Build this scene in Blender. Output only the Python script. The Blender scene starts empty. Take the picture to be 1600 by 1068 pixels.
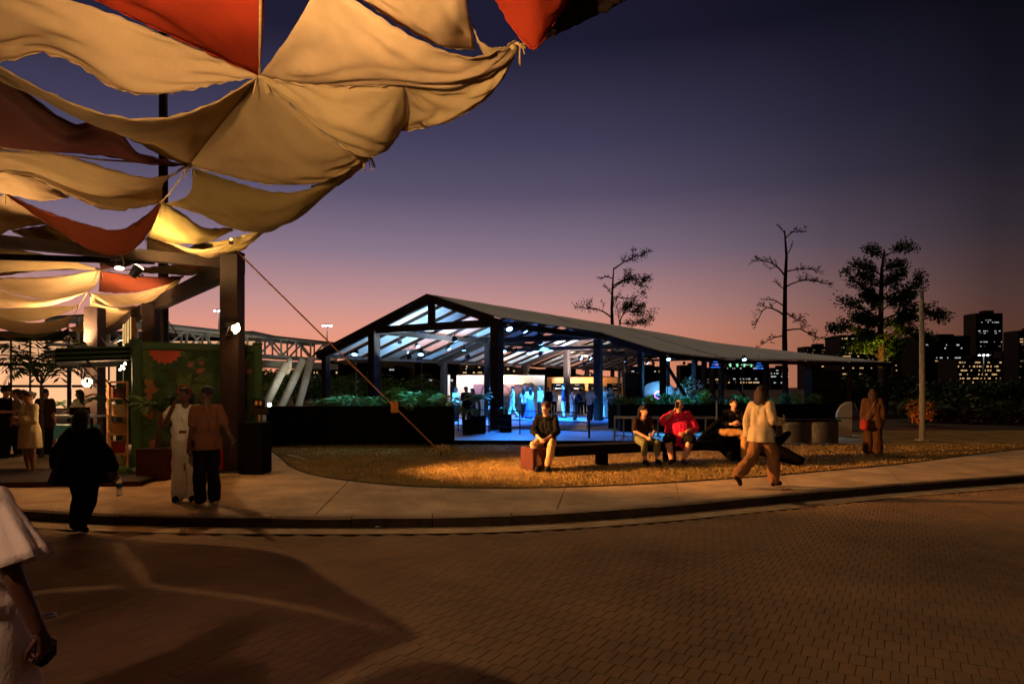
import bpy, bmesh, math, random
from mathutils import Vector, Matrix, noise
R = math.radians
random.seed(7)
sc = bpy.context.scene
col = sc.collection

# ------------------------------------------------------------------ camera, sky, sun, exposure
EYE, FPX, HZY = 1.85, 1067.0, 605.0          # eye height, focal length in photo pixels, horizon row
cam_d = bpy.data.cameras.new('camera'); cam = bpy.data.objects.new('camera', cam_d); col.objects.link(cam)
cam.location = (0, 0, EYE); cam.rotation_euler = (R(90), 0, 0)
cam_d.sensor_width = 36; cam_d.lens = 24.0; cam_d.shift_y = (HZY-534)/1600.0
cam_d.clip_start = 0.05; cam_d.clip_end = 9000
sc.camera = cam

wd = bpy.data.worlds.new('World'); sc.world = wd; wd.use_nodes = True
nt = wd.node_tree; nt.nodes.clear()
def N(t, **k):
    n = nt.nodes.new(t)
    for a, b in k.items(): setattr(n, a, b)
    return n
def lin(c):
    f = lambda v: (v/12.92 if v <= .04045 else ((v+.055)/1.055)**2.4)
    return tuple(f(x/255.0) for x in c)
tc = N('ShaderNodeTexCoord'); sep = N('ShaderNodeSeparateXYZ'); nt.links.new(tc.outputs['Generated'], sep.inputs[0])
ramp = N('ShaderNodeValToRGB'); nt.links.new(sep.outputs['Z'], ramp.inputs[0])
stops = [(0.0, (238,152,116)), (.06, (230,148,120)), (.085, (221,148,130)), (.12, (194,142,139)), (.19, (136,115,134)), (.27, (89,80,105)), (.34, (65,60,87)), (.45, (28,25,46)), (1.0, (8,8,18))]
while len(ramp.color_ramp.elements) < len(stops): ramp.color_ramp.elements.new(.5)
for e, (p, c) in zip(ramp.color_ramp.elements, stops): e.position = p; e.color = (*lin(c), 1)
hv = N('ShaderNodeCombineXYZ'); nt.links.new(sep.outputs['X'], hv.inputs[0]); nt.links.new(sep.outputs['Y'], hv.inputs[1])
nz = N('ShaderNodeVectorMath', operation='NORMALIZE'); nt.links.new(hv.outputs[0], nz.inputs[0])
dt = N('ShaderNodeVectorMath', operation='DOT_PRODUCT'); nt.links.new(nz.outputs[0], dt.inputs[0]); dt.inputs[1].default_value = (-.26, .966, 0)
az = N('ShaderNodeValToRGB'); nt.links.new(dt.outputs['Value'], az.inputs[0])     # afterglow fades away from the sunset
fall = [(0.0, .05), (.5, .075), (.64, .12), (.763, .36), (.837, .60), (.93, .90), (1.0, 1.03)]
while len(az.color_ramp.elements) < len(fall): az.color_ramp.elements.new(.5)
for e, (p, c) in zip(az.color_ramp.elements, fall): e.position = p; e.color = (c, c, c, 1)
gm = N('ShaderNodeMix', data_type='RGBA', blend_type='MULTIPLY'); gm.inputs['Factor'].default_value = 1
nt.links.new(ramp.outputs[0], gm.inputs['A']); nt.links.new(az.outputs[0], gm.inputs['B'])
# a trace of physical twilight sky, sun just below the horizon
sky = N('ShaderNodeTexSky', sky_type='NISHITA'); sky.sun_disc = False; sky.sun_elevation = R(-4); sky.sun_rotation = R(-15)
bg = N('ShaderNodeBackground'); bg.inputs['Strength'].default_value = 1.0; nt.links.new(gm.outputs['Result'], bg.inputs['Color'])
bg2 = N('ShaderNodeBackground'); bg2.inputs['Strength'].default_value = .05; nt.links.new(sky.outputs[0], bg2.inputs['Color'])
ad = N('ShaderNodeAddShader'); nt.links.new(bg.outputs[0], ad.inputs[0]); nt.links.new(bg2.outputs[0], ad.inputs[1])
wo = N('ShaderNodeOutputWorld'); nt.links.new(ad.outputs[0], wo.inputs[0])

# the site's high floodlight: comes steeply from beyond the lawn, so canopy and kerb throw shade towards the camera
SUN_EL, SUN_AZ = 57.0, -18.0
sl = bpy.data.lights.new('sun', 'SUN'); sun = bpy.data.objects.new('sun', sl); col.objects.link(sun)
sl.energy = 0.62; sl.angle = R(1.2); sl.color = (1, .62, .30)
sun.rotation_euler = (R(-(90-SUN_EL)), 0, R(-SUN_AZ))
sc.view_settings.view_transform = 'Standard'; sc.view_settings.look = 'None'
sc.view_settings.exposure = 0.0; sc.view_settings.gamma = 1.0

# ------------------------------------------------------------------ helpers
def V(*a): return Vector(a)
def at(px, py, d): return V((px-800)/FPX*d, d, EYE+(HZY-py)/FPX*d)
def pz(px, py, z):
    d = (z-EYE)*FPX/(HZY-py); return V((px-800)/FPX*d, d, z)
def nrm(v):
    v = Vector(v); return v.normalized() if v.length > 1e-9 else V(0, 0, 1)

class MB:
    def __init__(s): s.v = []; s.f = []; s.m = []
    def add(s, vs, fs, mi=0):
        o = len(s.v); s.v += [tuple(x) for x in vs]; s.f += [tuple(i+o for i in f) for f in fs]; s.m += [mi]*len(fs)
    def hexa(s, p, mi=0):
        s.add(p, [(0,3,2,1), (4,5,6,7), (0,1,5,4), (1,2,6,5), (2,3,7,6), (3,0,4,7)], mi)
    def box(s, c, size, rz=0, mi=0):
        x, y, z = (a/2 for a in size); ca, sa = math.cos(rz), math.sin(rz)
        P = []
        for dz in (-z, z):
            for dx, dy in ((-x,-y), (x,-y), (x,y), (-x,y)):
                P.append((c[0]+dx*ca-dy*sa, c[1]+dx*sa+dy*ca, c[2]+dz))
        s.hexa(P, mi)
    def cbox(s, c, size, rz=0, ch=.01, mi=0):
        """box with chamfered vertical and top edges"""
        x, y, z = (a/2 for a in size); ca, sa = math.cos(rz), math.sin(rz); P = []
        def ring(e, zz, k):
            pts = [(-x+e,-y+k), (-x+k,-y+e)] if 0 else None
            q = [(-x+e+k,-y+e), (x-e-k,-y+e), (x-e,-y+e+k), (x-e,y-e-k), (x-e-k,y-e), (-x+e+k,y-e), (-x+e,y-e-k), (-x+e,-y+e+k)]
            return [(c[0]+a*ca-b*sa, c[1]+a*sa+b*ca, c[2]+zz) for a, b in q]
        P = ring(ch,-z,ch)+ring(0,-z+ch,ch)+ring(0,z-ch,ch)+ring(ch,z,ch)
        F = [tuple(range(7,-1,-1)), tuple(range(24,32))]
        for r in range(3):
            for i in range(8):
                j = (i+1) % 8; F.append((r*8+i, r*8+j, r*8+8+j, r*8+8+i))
        s.add(P, F, mi)
    def beam(s, p, q, w, h, up=(0,0,1), mi=0):
        p, q = Vector(p), Vector(q); d = nrm(q-p); u = Vector(up)
        if abs(d.dot(u)) > .98: u = V(0,1,0)
        a = nrm(d.cross(u)); b = nrm(a.cross(d)); a *= w/2; b *= h/2
        s.hexa([p-a-b, p+a-b, p+a+b, p-a+b, q-a-b, q+a-b, q+a+b, q-a+b], mi)
    def tube(s, pts, rad, n=8, cap=True, mi=0):
        pts = [Vector(p) for p in pts]
        if not isinstance(rad, (list, tuple)): rad = [rad]*len(pts)
        t0 = nrm(pts[1]-pts[0]); a = nrm(t0.cross(V(0,0,1) if abs(t0.z) < .9 else V(1,0,0)))
        P = []; F = []
        for i, p in enumerate(pts):
            t = nrm(pts[min(i+1, len(pts)-1)]-pts[max(i-1, 0)])
            a = nrm(a-t*a.dot(t)); b = t.cross(a)
            for k in range(n):
                th = 2*math.pi*k/n; P.append(p+(a*math.cos(th)+b*math.sin(th))*rad[i])
        for i in range(len(pts)-1):
            for k in range(n):
                j = (k+1) % n; F.append((i*n+k, i*n+j, i*n+n+j, i*n+n+k))
        if cap: F.append(tuple(range(n-1,-1,-1))); F.append(tuple((len(pts)-1)*n+k for k in range(n)))
        s.add(P, F, mi)
    def caps(s, p, r0, q, r1, n=10, mi=0):
        """tapered capsule (closed)"""
        p, q = Vector(p), Vector(q); d = q-p
        d = nrm(d) if d.length > 1e-6 else V(0,0,1)
        pts = []; rr = []
        for k in range(4):
            a = math.pi/2*(k+.35)/4.35; pts.append(p-d*r0*math.cos(a)); rr.append(r0*math.sin(a))
        pts.append(p); rr.append(r0)
        if (q-p).length > 1e-6: pts.append(q); rr.append(r1)
        for k in range(3,-1,-1):
            a = math.pi/2*(k+.35)/4.35; pts.append(q+d*r1*math.cos(a)); rr.append(r1*math.sin(a))
        s.tube(pts, rr, n, True, mi)
    def ell(s, c, r, seg=14, rings=9, mi=0, rot=None):
        P = []; F = []; c = Vector(c)
        for i in range(rings+1):
            ph = math.pi*i/rings
            for k in range(seg):
                th = 2*math.pi*k/seg
                q = V(r[0]*math.sin(ph)*math.cos(th), r[1]*math.sin(ph)*math.sin(th), r[2]*math.cos(ph))
                P.append(c+(rot @ q if rot else q))
        for i in range(rings):
            for k in range(seg):
                j = (k+1) % seg; F.append((i*seg+k, i*seg+seg+k, i*seg+seg+j, i*seg+j))
        s.add(P, F, mi)
    def lathe(s, prof, c=(0,0,0), n=16, mi=0, cap=False):
        P = []; F = []
        for r, z in prof:
            for k in range(n):
                th = 2*math.pi*k/n; P.append((c[0]+r*math.cos(th), c[1]+r*math.sin(th), c[2]+z))
        for i in range(len(prof)-1):
            for k in range(n):
                j = (k+1) % n; F.append((i*n+k, i*n+j, i*n+n+j, i*n+n+k))
        if cap: F.append(tuple(range(n-1,-1,-1))); F.append(tuple((len(prof)-1)*n+k for k in range(n)))
        s.add(P, F, mi)
    def poly(s, pts, mi=0): s.add(pts, [tuple(range(len(pts)))], mi)
    def slab(s, pts, z0, z1, mi=0):
        n = len(pts); P = [(p[0], p[1], z0) for p in pts]+[(p[0], p[1], z1) for p in pts]
        F = [tuple(range(n-1,-1,-1)), tuple(range(n, 2*n))]+[(i, (i+1) % n, n+(i+1) % n, n+i) for i in range(n)]
        s.add(P, F, mi)
    def leaf(s, p, d, up, L, W, mi=0):
        p, d = Vector(p), nrm(d); a = nrm(d.cross(Vector(up)))*W/2
        s.add([p, p+d*L*.5+a, p+d*L, p+d*L*.5-a], [(0,1,2,3)], mi)
    def mesh(s, name):
        me = bpy.data.meshes.new(name); me.from_pydata(s.v, [], s.f); return me
    def build(s, name, mats, parent=None, smooth=False):
        me = s.mesh(name)
        for m in (mats if isinstance(mats, (list, tuple)) else [mats]): me.materials.append(m)
        if any(s.m):
            me.polygons.foreach_set('material_index', s.m)
        if smooth: me.polygons.foreach_set('use_smooth', [True]*len(me.polygons))
        me.update()
        return link(name, me, parent)
def link(name, data, parent=None):
    o = bpy.data.objects.new(name, data); col.objects.link(o)
    if parent: o.parent = parent
    return o
def tag(o, label=None, cat=None, group=None, kind=None):
    if label: o['label'] = label
    if cat: o['category'] = cat
    if group: o['group'] = group
    if kind: o['kind'] = kind
    return o
def thing(name, label, cat, loc=(0,0,0), rz=0, group=None):
    o = bpy.data.objects.new(name, None); col.objects.link(o); o.location = loc; o.rotation_euler = (0,0,rz); o.empty_display_size = .2
    return tag(o, label, cat, group)

# ------------------------------------------------------------------ materials
MC = {}
def mat(name, c, rough=.8, var=.25, scale=6.0, bump=.15, bscale=None, metal=0, spec=.3, c2=None, trans=0, srgb=True, world=False):
    if name in MC: return MC[name]
    m = bpy.data.materials.new(name); m.use_nodes = True; t = m.node_tree; b = t.nodes['Principled BSDF']
    c = Vector(lin(c)) if srgb else Vector(c)
    tcn = t.nodes.new('ShaderNodeTexCoord')
    n1 = t.nodes.new('ShaderNodeTexNoise'); n1.inputs['Scale'].default_value = scale; n1.inputs['Detail'].default_value = 6; n1.inputs['Roughness'].default_value = .65
    gpos = t.nodes.new('ShaderNodeNewGeometry') if world else None
    t.links.new(gpos.outputs['Position'] if world else tcn.outputs['Object'], n1.inputs['Vector'])
    rp = t.nodes.new('ShaderNodeValToRGB'); t.links.new(n1.outputs['Fac'], rp.inputs[0])
    lo = c*(1-var); hi = c*(1+var) if c2 is None else Vector(lin(c2))
    rp.color_ramp.elements[0].position = .32; rp.color_ramp.elements[0].color = (*lo, 1)
    rp.color_ramp.elements[1].position = .68; rp.color_ramp.elements[1].color = (*hi, 1)
    t.links.new(rp.outputs[0], b.inputs['Base Color'])
    b.inputs['Roughness'].default_value = rough; b.inputs['Metallic'].default_value = metal; b.inputs['Specular IOR Level'].default_value = spec
    if bump:
        n2 = t.nodes.new('ShaderNodeTexNoise'); n2.inputs['Scale'].default_value = bscale or scale*6; n2.inputs['Detail'].default_value = 4
        t.links.new(tcn.outputs['Object'], n2.inputs['Vector'])
        bp = t.nodes.new('ShaderNodeBump'); bp.inputs['Strength'].default_value = bump; bp.inputs['Distance'].default_value = .02
        t.links.new(n2.outputs['Fac'], bp.inputs['Height']); t.links.new(bp.outputs[0], b.inputs['Normal'])
    if trans:
        tr = t.nodes.new('ShaderNodeBsdfTranslucent'); t.links.new(rp.outputs[0], tr.inputs['Color'])
        mx = t.nodes.new('ShaderNodeMixShader'); mx.inputs[0].default_value = trans
        t.links.new(b.outputs[0], mx.inputs[1]); t.links.new(tr.outputs[0], mx.inputs[2]); t.links.new(mx.outputs[0], t.nodes['Material Output'].inputs[0])
    MC[name] = m; return m
def emit(name, c, s, srgb=True):
    if name in MC: return MC[name]
    m = bpy.data.materials.new(name); m.use_nodes = True; t = m.node_tree; t.nodes.clear()
    e = t.nodes.new('ShaderNodeEmission'); e.inputs[0].default_value = (*(lin(c) if srgb else c), 1); e.inputs[1].default_value = s
    o = t.nodes.new('ShaderNodeOutputMaterial'); t.links.new(e.outputs[0], o.inputs[0]); MC[name] = m; return m
def fabric(name, c, tr=.3):
    """canvas: woven bump, faint stains, some light coming through"""
    m = mat(name, c, rough=.95, var=.13, scale=1.6, bump=.35, bscale=260, spec=.1, trans=tr); return m
M = dict(
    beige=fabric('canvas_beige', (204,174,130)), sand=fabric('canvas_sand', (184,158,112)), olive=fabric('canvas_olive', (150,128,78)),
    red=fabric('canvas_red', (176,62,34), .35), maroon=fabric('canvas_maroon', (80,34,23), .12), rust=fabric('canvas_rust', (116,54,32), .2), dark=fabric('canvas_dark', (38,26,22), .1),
    paver=mat('paver', (140,112,82), .88, .34, .5, .6, 90, world=True), paver2=mat('paver_grey', (136,110,82), .88, .34, .5, .6, 90, world=True), paver3=mat('paver_warm', (144,113,81), .88, .34, .5, .6, 90, world=True),
    sandbed=mat('sand_joint', (122,96,70), 1, .3, 8, .3), concrete=mat('concrete', (174,150,120), .9, .34, 1.4, .45, 60), kerbm=mat('kerb_concrete', (160,140,116), .9, .3, 2.0, .5, 40),
    soil=mat('dark_ground', (60,54,44), 1, .4, .12, .3, 3), turf=mat('turf', (118,94,54), 1, .5, 1.1, .6, 60, c2=(156,128,74)), blade=mat('grass_blade', (152,126,72), .9, .35, 3, 0),
    corten=mat('rusty_steel', (44,28,21), .75, .35, 5, .3, 40), darkwood=mat('dark_timber', (40,26,19), .8, .35, 4, .4, 30), redwood=mat('red_timber', (72,26,18), .7, .3, 5, .3, 40),
    black=mat('black_paint', (13,12,12), .85, .3, 5, .1, spec=.1), blackmetal=mat('black_steel', (22,21,24), .5, .2, 6, .05), rubber=mat('black_rubber', (12,12,12), .9, .2, 8, .1),
    green=mat('container_green', (44,72,38), .6, .2, 5, .1), muralbg=mat('mural_green', (40,58,28), .75, .45, 3.5, .05, c2=(62,76,36)),
    galv=mat('galvanised', (150,148,142), .45, .15, 8, .05, metal=.6), white=mat('white_paint', (216,212,204), .6, .06, 4, .05), cream=mat('cream_wall', (226,214,196), .7, .05, 3, .03),
    steelw=mat('white_steel', (188,184,172), .6, .15, 5, .05), ply=mat('plywood', (204,150,92), .7, .15, 5, .1), leafd=mat('leaf_dark', (44,70,34), .6, .4, 4, 0, trans=.2), leafm=mat('leaf_mid', (74,110,44), .55, .4, 4, 0, trans=.25),
    leafy=mat('leaf_yellow', (130,140,52), .6, .3, 4, 0, trans=.25), frond=mat('palm_frond', (66,96,42), .6, .35, 4, 0, trans=.2), bark=mat('bark', (86,72,60), .95, .35, 6, .6, 30), barkd=mat('bark_dark', (58,46,38), .95, .35, 6, .6, 30),
    membrane=mat('roof_membrane', (196,212,240), .8, .14, .7, .2, 6), deckm=mat('stage_floor', (96,116,146), .55, .12, 2, .1), skinl=mat('skin_light', (214,160,130), .55, .08, 12, .05), skinm=mat('skin_mid', (168,112,82), .55, .08, 12, .05), skind=mat('skin_dark', (92,60,46), .5, .08, 12, .05),
    hairb=mat('hair_black', (22,17,15), .5, .3, 30, .5, 90), hairbr=mat('hair_brown', (58,36,24), .5, .3, 30, .5, 90), grey_hair=mat('hair_grey', (150,140,130), .6, .2, 30, .4, 90),
    eye=mat('eye_dark', (24,16,14), .3, .1, 5, 0), lip=mat('lip', (150,80,70), .5, .1, 5, 0), glass_dark=mat('glass_dark', (28,30,34), .15, .1, 3, 0, spec=.6),
    strap=mat('orange_strap', (206,140,80), .8, .15, 20, .3, 90), rope=mat('rope', (190,160,110), .9, .25, 20, .5, 80), cardboard=mat('cardboard', (190,130,72), .9, .1, 6, .1),
    bld=mat('city_wall', (46,40,44), .9, .2, .05, 0), bld2=mat('city_wall_b', (58,50,50), .9, .2, .05, 0), hillm=mat('hill_dark', (34,34,28), 1, .4, .03, 0),
)
def cloth(name, c, rough=.9): return mat('cloth_'+name, c, rough, .15, 5, .25, 60, spec=.15)
LB = emit('lamp_lens', (255,214,150), 30); LW = emit('lamp_white', (235,240,255), 25); LBL = emit('lamp_blue', (110,170,255), 18); LWIN = emit('window_warm', (255,206,140), .75); LWIN2 = emit('window_cool', (225,235,235), .7); LGRN = emit('window_green', (120,230,150), 1.6)
LRED = emit('beacon_red', (255,60,30), 4)

def spot(parent, loc, aim, W, c, size=70, blend=.5, rad=.06, name='beam'):
    l = bpy.data.lights.new(name, 'SPOT'); l.energy = W; l.color = c; l.spot_size = R(size); l.spot_blend = blend; l.shadow_soft_size = rad
    o = bpy.data.objects.new(name, l); col.objects.link(o)
    d = Vector(aim)-Vector(loc); o.rotation_euler = d.to_track_quat('-Z', 'Y').to_euler(); o.location = loc
    if parent: o.parent = parent; o.matrix_parent_inverse = Matrix.Translation(parent.location).inverted()
    return o
def point(parent, loc, W, c, rad=.1, name='glow'):
    l = bpy.data.lights.new(name, 'POINT'); l.energy = W; l.color = c; l.shadow_soft_size = rad
    o = bpy.data.objects.new(name, l); col.objects.link(o); o.location = loc
    if parent: o.parent = parent; o.matrix_parent_inverse = Matrix.Translation(parent.location).inverted()
    return o
def floodlight(label, loc, aim, W, c, size=75, r=.11, lens=None, group=None, name='floodlight', blend=.5, bracket=None, lead=.03):
    """round housing with a glowing lens, yoke, and its beam"""
    loc, aim = Vector(loc), Vector(aim); d = nrm(aim-loc)
    t = thing(name, label, 'lamp', loc, 0, group)
    b = MB(); b.tube([-d*.22, -d*.2, -d*.05, V(0,0,0)], [r*.5, r*.75, r, r*1.05], 14); b.build('housing', M['blackmetal'], t, True)
    b = MB(); b.tube([d*.004, d*.012], [r*.93, r*.9], 16); b.build('lens', lens or LB, t)
    s = nrm(d.cross(V(0,0,1))) if abs(d.z) < .95 else V(1,0,0)
    u = nrm(s.cross(d)); b = MB(); b.tube([s*r*1.12-d*.1, s*r*1.15-u*r*1.5-d*.1, -s*r*1.15-u*r*1.5-d*.1, -s*r*1.12-d*.1], .012, 6)
    if bracket is not None: b.tube([-u*r*1.5-d*.1, Vector(bracket)-loc], .018, 6)
    b.build('yoke', M['blackmetal'], t)
    if W: spot(t, loc+d*lead, aim, W, c, size, blend, r*.7)
    return t

# ------------------------------------------------------------------ ground, road, sidewalk, lawn
b = MB(); b.poly([(-4000,-200,-.06), (4000,-200,-.06), (4000,7000,-.06), (-4000,7000,-.06)]); tag(b.build('ground', M['soil']), kind='structure')
def smooth_line(pts, n):
    """Catmull-Rom resample of 2-D/3-D points, n samples evenly by arc length"""
    P = [Vector(p) for p in pts]; P = [P[0]*2-P[1]]+P+[P[-1]*2-P[-2]]; o = []
    for i in range(1, len(P)-2):
        for k in range(24):
            t = k/24; a, b_, c, d = P[i-1], P[i], P[i+1], P[i+2]
            o.append(.5*((2*b_)+(c-a)*t+(2*a-5*b_+4*c-d)*t*t+(3*b_-a-3*c+d)*t**3))
    o.append(P[-2]); L = [0]
    for i in range(1, len(o)): L.append(L[-1]+(o[i]-o[i-1]).length)
    res = []; j = 0
    for k in range(n):
        s = L[-1]*k/(n-1)
        while j < len(L)-2 and L[j+1] < s: j += 1
        f = (s-L[j])/max(1e-9, L[j+1]-L[j]); res.append(o[j].lerp(o[j+1], min(1, max(0, f))))
    return res
KERB = [(-16,13.6), (-12,11.6), (-9,10.3), (-6.5,9.42), (-4.8,9.08), (-3.2,8.97), (-1.5,8.97), (0,9.12), (1.8,9.67), (4.0,10.7), (6.7,11.96), (9.7,13.15), (14,14.9), (20,17.2), (30,20.5)]
kerb = [V(p.x, p.y, 0) for p in smooth_line([(a,b_,0) for a,b_ in KERB], 140)]
def off(line, d):
    o = []
    for i, p in enumerate(line):
        t = nrm(line[min(i+1, len(line)-1)]-line[max(i-1, 0)]); o.append(p+V(-t.y, t.x, 0)*d)
    return o
def kerb_y(x):
    for i in range(len(kerb)-1):
        if kerb[i].x <= x <= kerb[i+1].x:
            f = (x-kerb[i].x)/(kerb[i+1].x-kerb[i].x); return kerb[i].y+(kerb[i+1].y-kerb[i].y)*f
    return 30
# road bed and pavers (bricks 0.2 x 0.1 set along a direction 30 degrees right of straight ahead)
b = MB(); b.poly([(p.x, p.y+.05, -.022) for p in kerb]+[(30,-3,-.022), (-16,-3,-.022)]); road = tag(b.build('road', M['sandbed']), kind='structure')
ang = math.atan2(1067, 620); du = V(math.cos(ang), math.sin(ang), 0); dv = V(math.sin(ang), -math.cos(ang), 0)
def paver_mesh(name, m):
    q = MB(); x, y, z = .0992, .0484, 0; e = .0028; e2 = .0025
    q.add([(-x,-y,-.03), (x,-y,-.03), (x,y,-.03), (-x,y,-.03), (-x,-y,-e), (x,-y,-e), (x,y,-e), (-x,y,-e), (-x+e,-y+e,0), (x-e,-y+e,0), (x-e,y-e,0), (-x+e,y-e,0)],
          [(0,1,5,4), (1,2,6,5), (2,3,7,6), (3,0,4,7), (4,5,9,8), (5,6,10,9), (6,7,11,10), (7,4,8,11), (8,9,10,11)])
    me = q.mesh(name); me.materials.append(m); return me, q
pm = [paver_mesh('paver', M[k]) for k in ('paver', 'paver2', 'paver3')]
cells = []
for i in range(-80, 150):
    for j in range(-130, 200):
        p = du*(i*.2)+dv*(j*.1+(.05 if i % 2 else 0))
        if p.y < 3.6 or p.y > 16 or abs(p.x) > p.y*.86: continue
        if p.y > kerb_y(p.x)-.42: continue
        cells.append((p.y, p))
cells.sort(key=lambda c: c[0])
vis = [c for c in cells if c[0] > 4.28 and abs(c[1].x) < c[0]*.75]; near = set(id(c) for c in vis[:300])
rest = MB(); rr = random.Random(3)
for c in cells:
    p = c[1]; k = rr.choice((0,0,1,1,2)); dz = rr.uniform(-.001, .0006); tx, ty = rr.gauss(0,.004), rr.gauss(0,.004); a = ang+rr.gauss(0,.006)
    if id(c) in near:
        o = link('paver', pm[k][0], road); o.location = (p.x, p.y, dz); o.rotation_euler = (tx, ty, a)
    else:
        mtx = Matrix.Translation((p.x, p.y, dz)) @ Matrix.Rotation(a, 4, 'Z') @ Matrix.Rotation(tx, 4, 'X') @ Matrix.Rotation(ty, 4, 'Y')
        rest.add([mtx @ Vector(v) for v in pm[k][1].v], pm[k][1].f, k)
tag(rest.build('pavers_beyond', [M['paver'], M['paver2'], M['paver3']], road), kind='stuff')
# gutter strip and kerb
go_ = off(kerb, -.36); b = MB()
for i in range(len(kerb)-1): b.add([(go_[i].x,go_[i].y,.006), (go_[i+1].x,go_[i+1].y,.006), (kerb[i+1].x,kerb[i+1].y,.012), (kerb[i].x,kerb[i].y,.012)], [(0,1,2,3)])
tag(b.build('gutter', M['concrete']), kind='structure')
SWZ = .16; kb = off(kerb, .16); km = [M['kerbm'], mat('kerb_stain_shade', (58,44,34), .95, .5, 3.0, .6, 30)]  # vertical face darker: staining, with its shade put into the colour
b = MB(); b.poly([(p.x, p.y+.03, SWZ-.05) for p in kerb]+[(p.x, p.y, SWZ-.05) for p in reversed(kb)]); kerb_o = tag(b.build('kerb', km), kind='structure'); rk = random.Random(9)
for k in range(0, len(kerb)-1, 3):
    b = MB(); j = off([kerb[k+0], kerb[min(k+3, len(kerb)-1)]], 0); jx = rk.gauss(0,.006); jz = rk.gauss(0,.004)
    idx = list(range(k, min(k+4, len(kerb))))
    for q, i in enumerate(idx[:-1]):
        A, B, C, D = kerb[i].copy(), kerb[i+1].copy(), kb[i+1].copy(), kb[i].copy(); tg = nrm(B-A)
        if q == 0: A = A+tg*.006; D = D+tg*.006
        if q == len(idx)-2: B = B-tg*.006; C = C-tg*.006
        sh_ = V(-tg.y, tg.x, 0)*jx; A, B = A+sh_, B+sh_
        n0, n1 = noise.noise(A*3)*.012+jz, noise.noise(B*3)*.012+jz; A2, B2 = A.lerp(D, .16), B.lerp(C, .16)
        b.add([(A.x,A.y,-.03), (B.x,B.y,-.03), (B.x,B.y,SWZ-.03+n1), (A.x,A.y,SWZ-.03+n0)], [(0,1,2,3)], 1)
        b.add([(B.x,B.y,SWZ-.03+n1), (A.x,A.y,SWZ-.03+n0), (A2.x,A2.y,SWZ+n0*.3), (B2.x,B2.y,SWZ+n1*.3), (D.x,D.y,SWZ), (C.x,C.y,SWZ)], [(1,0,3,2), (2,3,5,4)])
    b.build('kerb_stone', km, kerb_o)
# lawn edge from the photo
GE = [(418,699), (428,708), (440,717), (452,728), (478,739), (515,747), (560,753), (640,760), (760,763), (870,762), (1000,757), (1100,751), (1200,744), (1300,735), (1400,726), (1500,713), (1600,702), (1720,694)]
ge = smooth_line([V((x-800)/FPX*(EYE-SWZ)*FPX/(y-HZY), (EYE-SWZ)*FPX/(y-HZY), 0) for x, y in GE], 90)
lawn_poly = [(p.x, p.y) for p in ge]+[(40,25.5), (30,27), (8.2,27), (8.2,20.2), (-1.5,20.2), (-7.4,20.2)]
def inpoly(x, y, P):
    c = False; n = len(P)
    for i in range(n):
        x1, y1 = P[i]; x2, y2 = P[(i+1) % n]
        if (y1 > y) != (y2 > y) and x < (x2-x1)*(y-y1)/(y2-y1)+x1: c = not c
    return c
b = MB(); b.poly([(x, y, SWZ-.006) for x, y in lawn_poly]); lawn = tag(b.build('lawn', M['turf']), kind='structure')
b = MB(); rr = random.Random(5); k = 0
while k < 46000:
    d = 11.2+rr.random()**1.6*9; x = rr.uniform(-.42, .8)*d
    if not inpoly(x, d, lawn_poly): continue
    k += 1; a = rr.uniform(0, 6.28); h = rr.uniform(.02, .05); w = .006+d*.0003; lx, ly = rr.gauss(0,.02), rr.gauss(0,.02)
    b.add([(x-w*math.cos(a), d-w*math.sin(a), SWZ-.008), (x+w*math.cos(a), d+w*math.sin(a), SWZ-.008), (x+lx, d+ly, SWZ+h)], [(0,1,2)])
tag(b.build('grass', M['blade']), 'short dry grass covering the lawn', 'grass', kind='stuff')
# sidewalk: slabs between kerb and lawn
b = MB(); b.poly([(p.x, p.y, SWZ-.03) for p in kb]+[(p.x, p.y+.05, SWZ-.03) for p in reversed(ge)]+[(-7.5,30,SWZ-.03), (-30,30,SWZ-.03)]); sidewalk = tag(b.build('sidewalk', M['concrete']), kind='structure')
cut = [(-2.62,-2.95), (-.95,-1.2), (.62,.9), (2.5,2.9), (4.6,5.2), (7.0,8.0), (10,11.5), (14,16), (19,22)]
def line_at(L, x):
    for i in range(len(L)-1):
        if (L[i].x-x)*(L[i+1].x-x) <= 0 and abs(L[i].x-L[i+1].x) > 1e-6: return L[i].lerp(L[i+1], (x-L[i].x)/(L[i+1].x-L[i].x))
    return L[-1]
def seg(L, x0, x1):
    return [line_at(L, x0)]+[p for p in L if x0 < p.x < x1]+[line_at(L, x1)]
for i in range(len(cut)-1):
    a0, a1 = cut[i][0]+.008, cut[i+1][0]-.008; b0, b1 = cut[i][1]+.008, cut[i+1][1]-.008
    lower = seg(kb, a0, a1); up = seg(ge[18:], b0, b1) if b1 < 12 else seg(ge[18:], b0, min(b1, 21))
    q = MB(); q.slab([(p.x, p.y+.006) for p in lower]+[(p.x, p.y) for p in reversed(up)], SWZ-.02, SWZ); q.build('slab', M['concrete'], sidewalk)
q = MB(); lf = seg(kb, -15.9, -2.63); q.slab([(p.x, p.y+.006) for p in lf]+[(line_at(ge[18:], -2.96).x, line_at(ge[18:], -2.96).y)]+[(p.x, p.y) for p in reversed(ge[:40]) if p.x < -3.0]+[(-7.5,30), (-30,30), (-30,14)], SWZ-.02, SWZ); q.build('slab', M['concrete'], sidewalk)
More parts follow.
